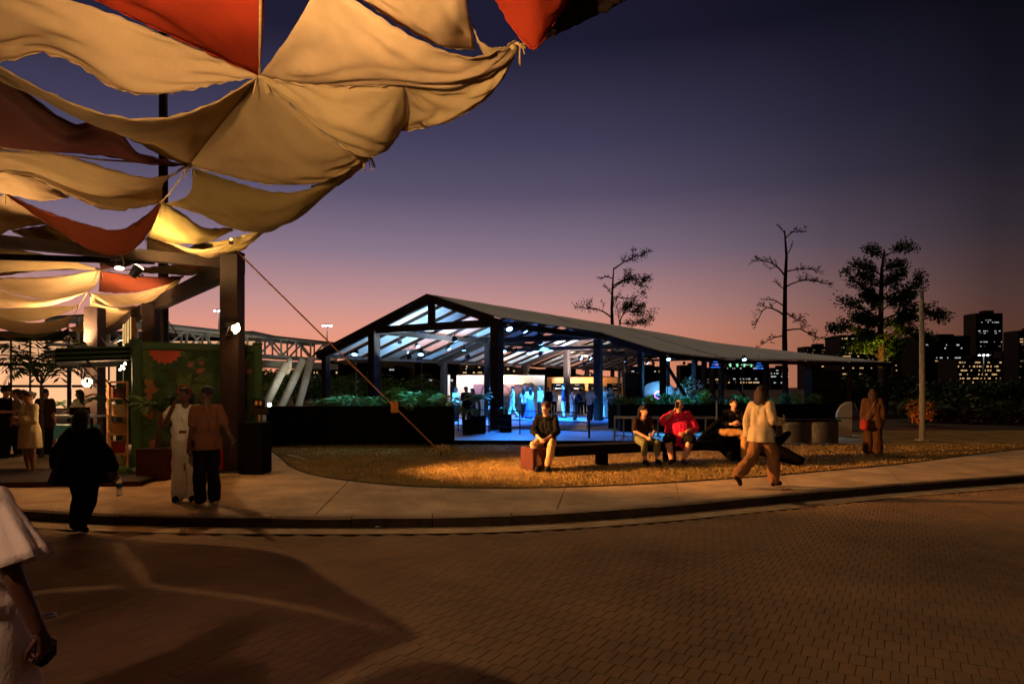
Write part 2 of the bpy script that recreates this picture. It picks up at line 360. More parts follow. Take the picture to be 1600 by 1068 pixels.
# crisp edging of the lawn (a little soil lip)
b = MB()
for i in range(len(ge)-1):
    b.add([(ge[i].x,ge[i].y-.012,SWZ+.002), (ge[i+1].x,ge[i+1].y-.012,SWZ+.002), (ge[i+1].x,ge[i+1].y+.03,SWZ+.022), (ge[i].x,ge[i].y+.03,SWZ+.022), (ge[i].x,ge[i].y+.1,SWZ-.004), (ge[i+1].x,ge[i+1].y+.1,SWZ-.004)], [(0,1,2,3), (3,2,5,4)])
tag(b.build('lawn_edge', M['soil']), kind='structure')

# ------------------------------------------------------------------ stage floor and dark planter walls
FZ = .2
S0, T0, UR, UG = V(-3.4,28.9,0), V(-2.8,1.8,0), V(4.9,7.0,0), 0
def rp(t, s, z): p = S0+T0*t+UR*s; return V(p.x, p.y, z)        # pavilion grid: t across (left positive), s along the ridge
b = MB(); b.slab([(-1.75,20.9), (6.2,20.5), (8.2,24), (14,36), (26,44), (18,60), (6,58), (-10.5,34), (-9.6,31), (-3.0,23)], -.05, FZ); stage = tag(b.build('stage_floor', M['deckm']), kind='structure')
b = MB(); b.beam((-1.9,20.86,.09), (6.25,20.46,.09), .06, .3); b.beam((-1.9,20.5,.02), (6.3,20.1,.02), .5, .14); tag(b.build('stage_edge', M['black']), kind='structure')
def planter(label, p, q, z, th=.5, name='planter_wall'):
    t = thing(name, label, 'planter', ((p[0]+q[0])/2, (p[1]+q[1])/2, 0)); o = t.location
    d = nrm(V(q[0]-p[0], q[1]-p[1], 0)); nn = V(-d.y, d.x, 0); L = V(q[0]-p[0], q[1]-p[1], 0).length
    n = max(1, round(L/1.4))
    for i in range(n):
        c0 = V(p[0],p[1],0)+d*(L*i/n+.006); c1 = V(p[0],p[1],0)+d*(L*(i+1)/n-.006)
        b = MB(); b.beam(c0+V(0,0,z/2)-o, c1+V(0,0,z/2)-o, .05, z); b.build('panel', M['black'], t)
    b = MB(); m0 = V(p[0],p[1],0)+nn*th/2; m1 = V(q[0],q[1],0)+nn*th/2
    b.beam(m0+V(0,0,z/2-.04)-o, m1+V(0,0,z/2-.04)-o, th-.06, z-.12); b.build('soil_box', M['black'], t)
    return t
planter('long black panelled planter wall left of the stage railing', (-7.2,20.0), (-1.72,20.3), 1.3)
planter('black planter wall behind the three seated people on the right', (4.05,25.6), (12.2,26.4), 1.22)
planter('black planter wall at the left end of the right hand plants', (3.9,27.6), (4.9,26.2), 1.2)

# ------------------------------------------------------------------ pavilion
pav = thing('pavilion', 'large dark framed gabled pavilion with grey membrane roof and blue lit columns', 'pavilion', tuple(rp(0,0,0)))
PO = pav.location.copy()
def pbeam(name, p, q, w, h, m='darkwood'):
    b = MB(); b.beam(Vector(p)-PO, Vector(q)-PO, w, h); return b.build(name, M[m], pav)
def pcol(p, z1, w=.36, m='darkwood', z0=FZ):
    b = MB(); b.cbox((p.x-PO.x, p.y-PO.y, (z0+z1)/2), (w, w, z1-z0), math.atan2(UR.y, UR.x), .02); return b.build('column', M[m], pav)
ZR, ZC, ZE, TE = 5.72, 4.42, 3.44, 2.06
def roofz(t): return ZR-(ZR-ZE)*abs(t)/TE
def ridge(s): return rp(0, s, ZR-.0*max(0, s-2)-(.12*max(0,s-3)))
def eaveR(s):
    P = [rp(-TE,0,ZE), rp(-TE,1,ZE), rp(-TE,2,ZE), V(18.4,41.9,ZE), V(24.9,44.7,ZE)]
    i = min(3, int(s)); return P[i].lerp(P[i+1], s-i)
# columns
for s in (0, 1, 2, 3):
    for t in (1, -1): pcol(rp(t, s, 0), roofz(1)-.22, .40 if s == 0 else .36)
for s in (0, 1, 2, 3): pcol(rp(TE-.12, s, 0), ZE-.12, .3)
for s in (1, 1.5, 2, 2.5, 3, 3.5, 3.96):
    p = eaveR(s); pcol(V(p.x-.1, p.y+.25, 0), ZE-.12, .26)
for s in (1.2, 1.6, 2.3): pcol(rp(-1.45, s, 0), roofz(1.45)-.15, .28)
# trusses: one per bay, tie beam, king post, rafters pair
for s in (0, 1, 2, 3):
    z = roofz(1)-.2
    pbeam('tie_beam', rp(1.05, s, z), rp(-1.05, s, z), .22, .3)
    pbeam('king_post', rp(0, s, z), rp(0, s, ZR-.05), .3, .26)
    pbeam('principal_rafter', rp(0, s, ZR-.16), rp(TE, s, ZE-.16), .2, .26)
    pbeam('principal_rafter', rp(0, s, ZR-.16), rp(-1.0 if s == 0 else -TE, s, roofz(1)-.16 if s == 0 else ZE-.16), .2, .26)
    if s: pbeam('lower_tie', rp(1.0, s, z-.55), rp(-1.0, s, z-.55), .14, .18)
for t in (1, -1): pbeam('wall_plate', rp(t, 0, roofz(1)-.24), rp(t, 3.7, roofz(1)-.24), .2, .24)
pbeam('ridge_beam', rp(0, -.02, ZR-.1), rp(0, 4, ZR-.24), .16, .24)
pbeam('eave_beam', rp(TE, -.02, ZE-.08), rp(TE, 3.9, ZE-.08), .16, .2, 'corten')
P = [eaveR(1), eaveR(2), eaveR(3), eaveR(4)]
for i in range(3): pbeam('eave_beam', P[i]-V(0,0,.1), P[i+1]-V(0,0,.1), .16, .22)
pbeam('eave_beam', rp(-1, 1, roofz(1)-.12), eaveR(1)-V(0,0,.1), .16, .22)
pbeam('front_batten', rp(0,-.03,ZR+.0), rp(TE,-.03,ZE+.0), .12, .12)
pbeam('front_batten', rp(0,-.03,ZR+.0), rp(-1,-.03,roofz(1)), .12, .12)
pbeam('end_beam', ridge(4)-V(0,0,.1), eaveR(4)-V(0,0,.1), .14, .18)
for (a, c) in ((rp(-1.45,1.2,2.9), V(6.4,35,.5)), (V(7.4,32.6,2.9), V(9.3,34.2,.4)), (V(12.2,39.3,2.9), V(14.6,40.8,.4)), (V(18.3,42.1,2.9), V(20.6,43.2,.4))): pbeam('brace', a, c, .12, .12)
# secondary rafters and roof panels on the left slope
NR = 25; wp = mat('roof_sheet_white', (196,214,222), .5, .1, 1.0, .05, trans=.18)
cg = bpy.data.materials.new('roof_sheet_clear'); cg.use_nodes = True; t_ = cg.node_tree; b_ = t_.nodes['Principled BSDF']; b_.inputs['Base Color'].default_value = (.8,.82,.85,1); b_.inputs['Roughness'].default_value = .08
tb = t_.nodes.new('ShaderNodeBsdfTransparent'); mx = t_.nodes.new('ShaderNodeMixShader'); mx.inputs[0].default_value = .12
t_.links.new(tb.outputs[0], mx.inputs[1]); t_.links.new(b_.outputs[0], mx.inputs[2]); t_.links.new(mx.outputs[0], t_.nodes['Material Output'].inputs[0])
for i in range(NR):
    s = 3.9*i/NR
    pbeam('rafter', rp(.02, s, ZR-.06), rp(TE, s, ZE-.06), .09, .14)
    s1 = 3.9*(i+1)/NR; m = cg if i in (3, 4, 9, 13, 17) else wp
    for t0, t1 in ((.02, 1.0), (1.0, TE+.04)):
        if i in (6, 7) and t0 > .5: m = wp
        b = MB(); b.hexa([rp(t0+.008, s+.01, roofz(t0)+.02)-PO, rp(t1-.008, s+.01, roofz(t1)+.02)-PO, rp(t1-.008, s1-.01, roofz(t1)+.02)-PO, rp(t0+.008, s1-.01, roofz(t0)+.02)-PO,
                          rp(t0+.008, s+.01, roofz(t0)+.035)-PO, rp(t1-.008, s+.01, roofz(t1)+.035)-PO, rp(t1-.008, s1-.01, roofz(t1)+.035)-PO, rp(t0+.008, s1-.01, roofz(t0)+.035)-PO])
        b.build('roof_panel', m, pav)
# right-hand membrane: strips, sagging slightly between trusses
def memb(s0, s1, t_lo, fn):
    b = MB(); nu, nv = 10, 14; P = []
    for i in range(nu+1):
        s = s0+(s1-s0)*i/nu; A, B = ridge(s)+V(0,0,.06), fn(s)+V(0,0,.04)
        for j in range(nv+1):
            f = j/nv; p = A.lerp(B, f); p.z -= .10*math.sin(math.pi*f)*(.6+.4*math.cos(2*math.pi*(s-.5)))*1+.018*noise.noise(V(s*7, f*9, 2))
            P.append(p-PO)
    w = nv+1; b.add(P, [(i*w+j, i*w+j+1, (i+1)*w+j+1, (i+1)*w+j) for i in range(nu) for j in range(nv)])
    o = b.build('roof_membrane', M['membrane'], pav, True); md = o.modifiers.new('thick', 'SOLIDIFY'); md.thickness = .02; md.offset = -1
memb(0, .995, 1, lambda s: rp(-1.03, s, roofz(1.03)))
memb(1.0, 2.0, 1, eaveR); memb(2.0, 3.0, 1, eaveR); memb(3.0, 4.0, 1, eaveR)

# stage spotlights on the trusses, small heads glowing blue
BL = (.10, .34, 1.0); k = 0
heads = [((625,535), 31), ((653,541), 32), ((702,545), 33), ((725,547), 33.5), ((766,547), 34), ((788,549), 35), ((808,549), 36), ((826,552), 37), ((845,554), 38), ((821,518), 28), ((908,560), 42), ((923,560), 43), ((951,561), 45), ((976,564), 47), ((1000,567), 48), ((1012,567), 48), ((1022,568), 49)]
for (x, y), d in heads:
    p = at(x, y, d); aim = V(p.x+random.uniform(-2,2)+2, p.y+random.uniform(-3,3), FZ)
    lit = k % 4 != 0
    floodlight('blue stage spotlight head number %s along the pavilion truss' % ('one two three four five six seven eight nine ten eleven twelve thirteen fourteen fifteen sixteen seventeen'.split()[k]) if 0 else 'small blue stage spotlight clamped under a pavilion truss', p, aim, 0, BL, 60, .10, LBL if lit else M['black'], 'stage spotlights under the pavilion trusses', 'stage_spotlight', bracket=p+V(0,0,.35))
    k += 1
def stage_beam(label, p, aim, W, c, size, lens, group=None): return floodlight(label, p, aim, W, c, size, .13, lens, group, 'stage_floodlight', bracket=Vector(p)+V(0,0,.4))
stage_beam('blue stage floodlight above the front of the dance floor', (-.1,26.9,4.15), (1.3,24.0,FZ), 3400, (.02,.30,1), 78, LBL)
stage_beam('blue stage floodlight above the middle of the crowd', (1.5,35.5,4.1), (2.4,36.5,FZ), 13000, (.02,.28,1), 104, LBL)
stage_beam('blue stage floodlight by the left column', (-2.6,31.5,4.0), (-1.0,33,FZ), 7500, (.03,.26,1), 95, LBL)
floodlight('added blue lamp and pole over the right planters', (6.4,27.9,3.0), (6.4,26.6,1.2), 1400, (.03,.45,.9), 76, .09, LBL, name='planter_fill_lamp', bracket=(6.4,28.2,.2))  # unseen lamp added to turn the shrubs blue, pole added to carry it
floodlight('added blue lamp and pole over the far right planters', (9.6,28.2,3.0), (9.6,26.9,1.2), 1400, (.04,.42,.9), 76, .09, LBL, name='planter_fill_lamp', bracket=(9.6,28.5,.2))  # second unseen blue lamp, its pole likewise added
stage_beam('added cool uplight behind the front gable, brightening the roof panels', (-4.6,30.3,3.3), (-5.2,31.2,5.0), 1500, (.55,.82,1), 150, LW)  # unseen uplight, added to brighten the roof panels near the gable
stage_beam('added cool floodlight turned up at the pavilion ceiling', (-2.2,33.5,3.4), (-4.5,36,5.5), 3600, (.42,.72,1), 140, LW)  # unseen uplight, added to light the underside of the roof panels
stage_beam('added cool floodlight turned up at the deep end of the ceiling', (4.5,43,3.4), (2.6,46,5.5), 4500, (.85,.88,1), 140, LW)  # likewise unseen, added to brighten the far roof underside
for nm_, x_ in (('left', -5.0), ('right', -2.9)): floodlight('added teal lamp and pole above the left planter ferns, %s one' % nm_, (x_,21.7,2.9), (x_,20.9,1.2), 210, (.10,.70,.66), 84, .09, LBL, name='planter_fill_lamp', bracket=(x_,21.9,.2))  # unseen lamps and poles, added to turn the ferns teal

# ------------------------------------------------------------------ bar wall and kiosk
bar = thing('bar', 'white bar booth with arched shelf in the blue lit pavilion', 'bar', at(776, 650, 44)); bar.location.z = FZ; bo = bar.location.copy()
bw = 6.2
b = MB(); b.box((.25,.25,1.22), (bw-.5,.16,2.45)); b.build('back_wall', M['cream'], bar)
b = MB(); b.box((-bw/2+.0,-.45,1.22), (.16,1.5,2.45)); b.build('side_wall', M['white'], bar)
b = MB(); b.box((-.2,-1.0,.52), (4.6,.5,1.04)); b.build('counter', M['white'], bar)
b = MB(); b.box((-.2,-1.0,1.07), (4.8,.6,.05)); b.build('counter_top', M['steelw'], bar)
b = MB(); b.box((.45,.08,1.55), (3.9,.2,.62)); b.build('shelf_canopy', mat('mauve_panel', (150,120,140), .8), bar)
for i in range(4):
    b = MB(); x0 = -1.0+i*.95; b.tube([(x0+.45-.45*math.cos(a), -.06, 1.25+.55*math.sin(a)) for a in [math.pi*j/10 for j in range(11)]], .025, 6); b.build('arch', M['darkwood'], bar)
b = MB(); b.box((.6,.12,1.93), (2.4,.05,.07)); b.build('light_strip', emit('bar_strip', (255,226,170), 4), bar)
def bottle(label, p, h, m, r=.05, parent=None):
    b = MB(); b.lathe([(r*.9,0), (r,.02*h), (r,.55*h), (r*.45,.75*h), (r*.35,.97*h), (r*.4,h), (0.001,h)], p, 10)
    return tag(b.build('bottle', m, None, True), label, 'bottle')
bottle('red bottle figure standing on the bar shelf', bo+V(.05,.05,1.86), .62, mat('red_glass', (190,40,40), .3), .12)
point(bar, bo+V(.6,-.45,2.2), 130, (1,.76,.5), .3); point(bar, bo+V(-1.9,-.9,2.3), 110, (1,.74,.74), .3)
ks = thing('kiosk', 'orange lit plywood kiosk row with black menu boards behind the crowd', 'kiosk', at(915, 650, 48)); ks.location.z = FZ; ko = ks.location.copy()
kw = 5.4
b = MB(); b.box((0,.3,1.2), (kw,.1,2.3)); b.build('back_wall', M['ply'], ks)
b = MB(); b.box((0,-.6,2.15), (kw,.12,.42)); b.build('fascia', M['ply'], ks)
b = MB(); b.box((0,-.6,.55), (kw,.4,1.1)); b.build('counter', M['white'], ks)
for i in range(5):
    b = MB(); b.box((-kw/2+.12+i*(kw-.24)/4,-.6,1.5), (.2,.12,.9)); b.build('post', M['ply'], ks)
for i in range(4):
    x = -kw/2+.12+(i+.5)*(kw-.24)/4
    b = MB(); b.box((x,-.5,1.66), (1.0,.04,.55)); s_ = b.build('menu_board', M['black'], ks)
    b = MB()
    for w, z in ((.3,1.83), (.75,1.58)):
        nx = int(w/.06); rr = random.Random(i*9+int(z*100))
        for q in range(nx): b.box((x-w/2+(q+.5)*w/nx,-.524,z), (w/nx*.68,.006,.035 if z > 1.7 else .075*rr.uniform(.7,1)))
    b.build('lettering', M['white'], s_)
point(ks, ko+V(0,-1.6,2.5), 210, (1,.55,.22), .3)

# ------------------------------------------------------------------ fabric canopy
def polyline(pts, n):
    P = [at(x, y, d) for x, y, d in pts]
    return smooth_line(P, n) if len(P) > 2 else [P[0].lerp(P[1], i/(n-1)) for i in range(n)]
def edge(pts, z0, z1):
    """photo points -> (x, y, distance): the ends hang at heights z0, z1; between them the hem stays in the vertical plane through both ends"""
    n = len(pts); d0 = (z0-EYE)*FPX/(HZY-pts[0][1]); d1 = (z1-EYE)*FPX/(HZY-pts[-1][1]); o = []; dx = pts[-1][0]-pts[0][0]
    for i, p in enumerate(pts):
        f = (p[0]-pts[0][0])/dx if abs(dx) > 30 else i/(n-1)
        f = min(1.15, max(-.15, f)) if 0 < i < n-1 else (0 if i == 0 else 1)
        o.append((p[0], p[1], 1/((1-f)/d0+f/d1)))
    return o
canopy_n = 0
def panel(label, m, top, bot, left=None, right=None, z=(4.9,4.9,4.9,4.9), sag=(.15,.35), belly=.06, ruff=.0, nu=30, nv=18, seed=0):
    """draped cloth between four edges; top/bot run left to right, left/right run top to bottom; z = heights TL, TR, BL, BR"""
    T = polyline(edge(top, z[0], z[1]), nu+1); B = polyline(edge(bot, z[2], z[3]), nu+1)
    Lf = polyline(edge([top[0]]+list(left or [])+[bot[0]], z[0], z[2]), nv+1); Rt = polyline(edge([top[-1]]+list(right or [])+[bot[-1]], z[1], z[3]), nv+1)
    b = MB(); P = []; rs = random.Random(seed or sum(map(ord, label)))
    ox = rs.uniform(0, 50)
    for i in range(nu+1):
        u = i/nu
        for j in range(nv+1):
            v = j/nv
            p = T[i]*(1-v)+B[i]*v+Lf[j]*(1-u)+Rt[j]*u-(T[0]*(1-u)*(1-v)+T[-1]*u*(1-v)+B[0]*(1-u)*v+B[-1]*u*v)
            e = math.sin(math.pi*u)*math.sin(math.pi*v)
            # folds that fan out from the tied corners
            fold = 0
            for cu, cv in ((0,0), (1,0), (0,1), (1,1)):
                dx, dy = u-cu, v-cv; r = math.hypot(dx, dy)+1e-3; th = math.atan2(dy, dx)
                fold += math.sin(th*13+ox+cu*3+cv*7+1.5*noise.noise(V(u*2+ox, v*2, cu)))*math.exp(-r*3.2)*min(1, r*7)
            p = p+V(0,0,-belly*e+.05*fold*min(1, e*5)+.05*noise.noise(V(u*3.2+ox, v*3.2, 5))*min(1, e*4)+.012*noise.noise(V(u*14+ox, v*9, 3)))
            if ruff and v > .999: p = p+V(0,0,ruff*math.sin(i*2.6+ox))
            P.append(p)
    w = nv+1; b.add(P, [(i*w+j, (i+1)*w+j, (i+1)*w+j+1, i*w+j+1) for i in range(nu) for j in range(nv)])
    o = b.build('shade_sail', M[m], None, True)
    for row in ([i*w for i in range(nu+1)], [i*w+nv for i in range(nu+1)]):
        h_ = MB(); h_.tube([Vector(b.v[k])+V(0,0,.006*math.sin(k*1.9)) for k in row], [.010+.004*math.sin(k*2.3) for k in range(len(row))], 5); h_.build('hem', M[m], o, True)
    md = o.modifiers.new('thick', 'SOLIDIFY'); md.thickness = .004; md.offset = 0
    return tag(o, label, 'shade sail', 'cloth sails of the patchwork canopy')
K0, K1, K2, K3, L1, K4, K5 = (405,118), (295,258), (252,316), (229,373), (8,302), (155,421), (137,456)
E0, E1 = (812,68), (575,242)
panel('bright red orange canopy panel hanging at the top left', 'red', [(60,-130), (230,-150), (418,-140)], [(40,-55), (150,0), (260,52), K0], right=[(414,-20), (411,60)], z=(5.2,5.2,5.0,4.9), sag=(0,.15), belly=.05)
panel('beige canopy panel just below the red orange one, dark shade across it', 'beige', [(-120,-60), (30,-20), (160,18), (270,62), K0], [(-90,60), (0,95), (60,82), (120,100), (165,130), (210,146), (280,142), (350,128), K0], z=(5.1,4.9,4.9,4.9), sag=(0,.35), ruff=.012, nu=44)
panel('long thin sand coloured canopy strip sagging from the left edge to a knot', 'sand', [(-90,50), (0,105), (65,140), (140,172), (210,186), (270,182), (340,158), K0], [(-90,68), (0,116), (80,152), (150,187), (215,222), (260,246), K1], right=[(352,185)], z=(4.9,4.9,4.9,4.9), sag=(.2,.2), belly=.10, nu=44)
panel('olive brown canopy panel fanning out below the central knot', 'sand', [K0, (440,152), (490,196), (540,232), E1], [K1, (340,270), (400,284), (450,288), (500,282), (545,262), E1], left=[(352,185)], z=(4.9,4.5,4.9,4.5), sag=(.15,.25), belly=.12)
panel('brightest peach canopy panel reaching out to the right hand corner', 'beige', [(500,-30), (545,-4), (590,26), (650,62), (700,82), (745,90), E0], [K0, (460,130), (530,134), (620,133), (700,134), (760,118), (795,92), E0], left=[(455,50)], z=(5.0,4.95,4.9,4.95), sag=(.1,.22), belly=.05, ruff=.01, nu=40)
panel('beige canopy panel above the dark slit at top centre', 'beige', [(515,-90), (620,-110), (722,-110)], [(548,-16), (600,22), (660,58), (700,74), (742,76)], right=[(726,-20), (736,40)], z=(5.3,5.3,5.1,5.05), sag=(.05,.1), belly=.05)
panel('little beige canopy flap folded at the outer right corner', 'sand', [(738,40), (752,68), (780,76), (806,64)], [(745,62), (765,84), (785,86), (812,68)], z=(5.05,5.0,5.05,4.98), sag=(.03,.03), nv=6)
panel('rounded tan canopy belly panel hanging lowest at centre', 'sand', [K0, (470,130), (550,133), (632,133)], [K0, (450,156), (490,191), (525,220), (552,238), (580,244), (606,232), (625,205)], right=[(634,160), (633,185)], z=(4.9,4.70,4.9,4.62), sag=(.2,.22), belly=.10, nu=40)
panel('brown canopy panel on the outer edge right of the rounded belly', 'sand', [(632,133), (700,133), (760,118), E0], [(625,205), (660,200), (700,188), (748,162), (784,122), E0], left=[(634,165)], z=(4.70,4.95,4.62,4.95), sag=(.1,.1), belly=.08)
panel('red canopy panel corner hanging at the top centre of the sky', 'red', [(765,-90), (840,-100), (915,-80)], [(772,-6), (800,42), (835,76), (862,40), (894,-8)], z=(5.2,5.2,5.05,5.05), sag=(.05,.06), belly=.03)
panel('black canopy panel beside the hanging red corner', 'dark', [(880,-60), (950,-70), (1010,-60)], [(838,68), (900,38), (985,-4)], z=(5.3,5.3,5.1,5.1), sag=(.05,.06))
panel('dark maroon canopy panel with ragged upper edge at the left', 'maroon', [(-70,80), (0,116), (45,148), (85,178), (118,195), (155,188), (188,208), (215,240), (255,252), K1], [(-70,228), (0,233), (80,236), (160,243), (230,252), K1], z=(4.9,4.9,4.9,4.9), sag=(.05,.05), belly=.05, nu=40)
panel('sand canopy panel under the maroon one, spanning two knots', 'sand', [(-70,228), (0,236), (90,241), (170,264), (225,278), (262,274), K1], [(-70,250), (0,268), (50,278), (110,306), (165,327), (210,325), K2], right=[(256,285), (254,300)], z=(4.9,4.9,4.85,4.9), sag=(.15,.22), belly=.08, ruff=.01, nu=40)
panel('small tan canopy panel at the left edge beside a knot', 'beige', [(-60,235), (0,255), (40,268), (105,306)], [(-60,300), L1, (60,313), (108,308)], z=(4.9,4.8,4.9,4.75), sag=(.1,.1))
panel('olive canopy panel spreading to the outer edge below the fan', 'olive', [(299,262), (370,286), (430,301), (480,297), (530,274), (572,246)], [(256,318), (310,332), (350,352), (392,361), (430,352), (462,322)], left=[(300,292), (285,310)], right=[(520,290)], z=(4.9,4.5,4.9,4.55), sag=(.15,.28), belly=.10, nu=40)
panel('pale thin canopy edge strip lit by the sky', 'beige', [(486,292), (530,272), (574,244)], [(490,298), (540,280), (576,250)], z=(4.55,4.52,4.53,4.52), sag=(0,.0), nv=4)
panel('khaki canopy panel between two knots left of the column', 'olive', [K2, (285,334), (318,356), (362,356)], [K3, (262,378), (300,380), (330,372), (364,360)], left=[(246,336), (236,358)], z=(4.9,4.75,4.85,4.72), sag=(.1,.12), belly=.08)
panel('greenish canopy panel sloping to the column top, small lamp behind', 'olive', [(306,380), (350,376), (400,360), (440,332)], [(290,392), (340,394), (380,386), (416,360)], z=(4.8,4.65,4.7,4.6), sag=(.05,.05))
panel('reddish brown canopy panel slung between the left knot and a middle knot', 'rust', [L1, (60,326), (125,348), (180,360), (215,346), K2], [L1, (50,332), (90,358), (135,386), (175,398), (208,390), (236,356), K2], z=(4.9,4.9,4.9,4.9), sag=(.18,.42), belly=.06, nu=40)
panel('glowing pale yellow canopy panel just above the cross beam', 'beige', [K3, (262,378), (310,390), (360,380), (404,364)], [(229,402), (265,404), (300,406), (340,404), (384,388)], z=(4.85,4.65,4.7,4.62), sag=(.08,.1), belly=.05)
panel('orange brown canopy panel wrapped over the column head', 'rust', [(246,400), (290,408), (335,408), (376,399)], [(240,404), (290,415), (340,415), (378,409)], z=(4.66,4.62,4.62,4.58), sag=(.04,.06), nv=8)
panel('glowing yellow canopy panel below the left knot', 'beige', [L1, (50,328), (100,356), (150,386)], [(-40,372), (0,366), (20,358), (85,352), (146,386)], left=[(-30,330)], z=(4.9,4.8,4.75,4.75), sag=(.1,.05), belly=.05)
panel('olive canopy panel tucked above the left end of the cross beam', 'olive', [(18,360), (60,354), (88,353), (122,368), (165,390)], [(20,362), (45,372), (90,384), (128,388), (168,392)], z=(4.8,4.75,4.7,4.72), sag=(.0,.08), nv=8)
panel('brown gold canopy panel at the left edge under the cross beam', 'sand', [(-60,372), (0,385), (70,398), (120,410), K4], [(-60,440), (0,431), (50,424), (100,421), K4], z=(4.7,4.75,4.6,4.75), sag=(.02,.05), belly=.05)
panel('peach canopy panel at the left edge tied to the far knot', 'beige', [(-60,430), (0,434), (90,432), K4], [(-60,440), (0,452), (60,466), (100,464), K5], right=[(154,436), (146,450)], z=(4.7,4.75,4.6,4.7), sag=(.05,.12), belly=.06)
panel('warm lit canopy panel sweeping up to the far knot from the left edge', 'beige', [(-60,448), (0,455), (60,468), K5], [(-60,475), (0,480), (60,478), (100,470), (126,460)], z=(4.65,4.7,4.5,4.68), sag=(.05,.1))
panel('cream canopy panel third from the bottom at the left edge', 'sand', [(-60,482), (0,482), (60,480), (120,477)], [(-60,490), (0,499), (50,501), (90,492), (122,479)], z=(4.6,4.65,4.5,4.64), sag=(.03,.1))
panel('orange canopy panel second from the bottom at the left edge', 'beige', [(-60,495), (0,497), (50,504), (90,500), (112,492)], [(-60,500), (0,513), (40,521), (80,518), (106,510)], z=(4.55,4.6,4.45,4.58), sag=(.03,.08))
panel('lowest tan canopy panel at the left edge above the palm', 'olive', [(-60,518), (0,520), (50,523), (96,516)], [(-60,522), (0,527), (28,534), (52,531), (72,524)], z=(4.5,4.5,4.4,4.45), sag=(.02,.05))
panel('lit red canopy panel between the far knot and the sloping beam', 'rust', [(157,423), (190,428), (240,433), (287,431)], [(154,455), (180,457), (215,455), (255,445), (287,432)], z=(4.75,4.65,4.65,4.64), sag=(.05,.08), belly=.05)
panel('dark red canopy scrap directly under the cross beam', 'maroon', [(153,398), (190,404), (240,406)], [(157,421), (180,417), (226,407)], z=(4.68,4.62,4.72,4.62), sag=(0,0), nv=8)
panel('narrow gold canopy panel beside the top of the sloping beam', 'sand', [(200,421), (250,416), (300,412), (328,416)], [(205,422), (250,426), (290,430), (318,426)], z=(4.65,4.6,4.64,4.58), sag=(.02,.04), nv=8)
panel('cream canopy panel below the lit red one', 'beige', [(141,458), (180,460), (225,455), (283,434)], [(140,470), (170,478), (205,476), (236,470), (258,452)], z=(4.68,4.64,4.6,4.6), sag=(.05,.1))
panel('brown canopy scrap hanging off the end of the sloping beam panel', 'olive', [(246,450), (262,444), (285,433)], [(250,474), (262,470), (280,440)], z=(4.6,4.62,4.5,4.6), sag=(0,.02), nv=8)
panel('glowing cream canopy panel lowest beside the sloping beam', 'beige', [(140,472), (175,480), (215,477), (228,474)], [(132,518), (155,517), (180,507), (204,488)], left=[(137,495)], z=(4.6,4.55,4.45,4.5), sag=(.04,.08))
panel('salmon canopy scrap between the left and right lower panels', 'beige', [(108,512), (122,508), (133,500)], [(110,514), (124,519), (134,515)], z=(4.55,4.55,4.45,4.5), sag=(0,.02), nv=6)
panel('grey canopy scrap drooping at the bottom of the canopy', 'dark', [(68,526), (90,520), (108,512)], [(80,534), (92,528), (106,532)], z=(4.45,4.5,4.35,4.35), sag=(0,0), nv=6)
# knots of rope where the corners are tied, and the tie ropes
kn = thing('rope_ties', 'thin rope ties and knots joining the canopy corners', 'rope', tuple(pz(405,118,4.9))); kO = kn.location.copy()
for (x, y) in (K0, K1, K2, K3, L1, K4, K5, E1, E0, (572,244), (122,478), (106,511)):
    p = pz(x, y, 4.52 if 520 < x < 600 else 4.9 if y < 400 else 4.68)-kO
    b = MB()
    for q in range(5): b.ell(p+V(random.gauss(0,.025), random.gauss(0,.025), random.gauss(0,.02)), (.03,.03,.025), 8, 5)
    for q in range(4):
        a = random.uniform(0, 6.28); b.tube([p, p+V(math.cos(a)*.05, math.sin(a)*.05, -.04), p+V(math.cos(a)*.09, math.sin(a)*.09, -.12-random.random()*.06)], .006, 5)
    b.build('knot', M['rope'], kn, True)
for A, B in (((155,421), (137,456)), ((137,456), (122,478)), ((122,478), (106,511)), ((252,316), (229,373)), ((295,258), (252,316)), ((155,421), (330,418)), ((0,230), (295,258)), ((405,118), (408,-40))):
    p, q = pz(A[0], A[1], 4.9 if A[1] < 400 else 4.68), pz(B[0], B[1], 4.9 if B[1] < 400 else 4.68)
    b = MB(); b.tube([p-kO, (p+q)/2-kO-V(0,0,.04), q-kO], .012, 6); b.build('tie', M['rope'], kn)

# ------------------------------------------------------------------ canopy frame: columns, beams, mast
CH = V(-5.72, 13.75, 0)
fr = thing('pergola', 'rusty brown steel pergola of columns and beams carrying the canopy', 'pergola', tuple(CH)); fo = fr.location.copy()
def fcol(px, d, z1, w, name='column', m='corten'):
    p = at(px, 0, d); b = MB(); b.cbox((p.x-fo.x, p.y-fo.y, (SWZ+z1)/2), (w, w, z1-SWZ), .0, .02); return b.build(name, M[m], fr)
c1 = fcol(363, 13.75, 4.52, .37)
b = MB(); b.cbox((0,-.0,SWZ+.02), (.62,.62,.03), 0, .008); b.build('base_plate', M['blackmetal'], c1)
b = MB(); b.cbox((0,0,4.56), (.5,.5,.06), 0, .01); b.build('cap_plate', M['corten'], c1)
fcol(236, 20, 4.3, .38); fcol(148, 21, 4.3, .44)
b = MB(); p = at(255, 0, 21.5); b.tube([(p.x-fo.x, p.y-fo.y, SWZ), (p.x-fo.x, p.y-fo.y, 6), (p.x-fo.x, p.y-fo.y, 13)], [.17,.15,.12], 14); b.build('mast', M['corten'], fr, True)
def fbeam(A, zA, B, zB, w, h, m='corten'):
    p, q = pz(A[0], A[1], zA), pz(B[0], B[1], zB); b = MB(); b.beam(p-fo, q-fo, w, h); return b.build('beam', M[m], fr)
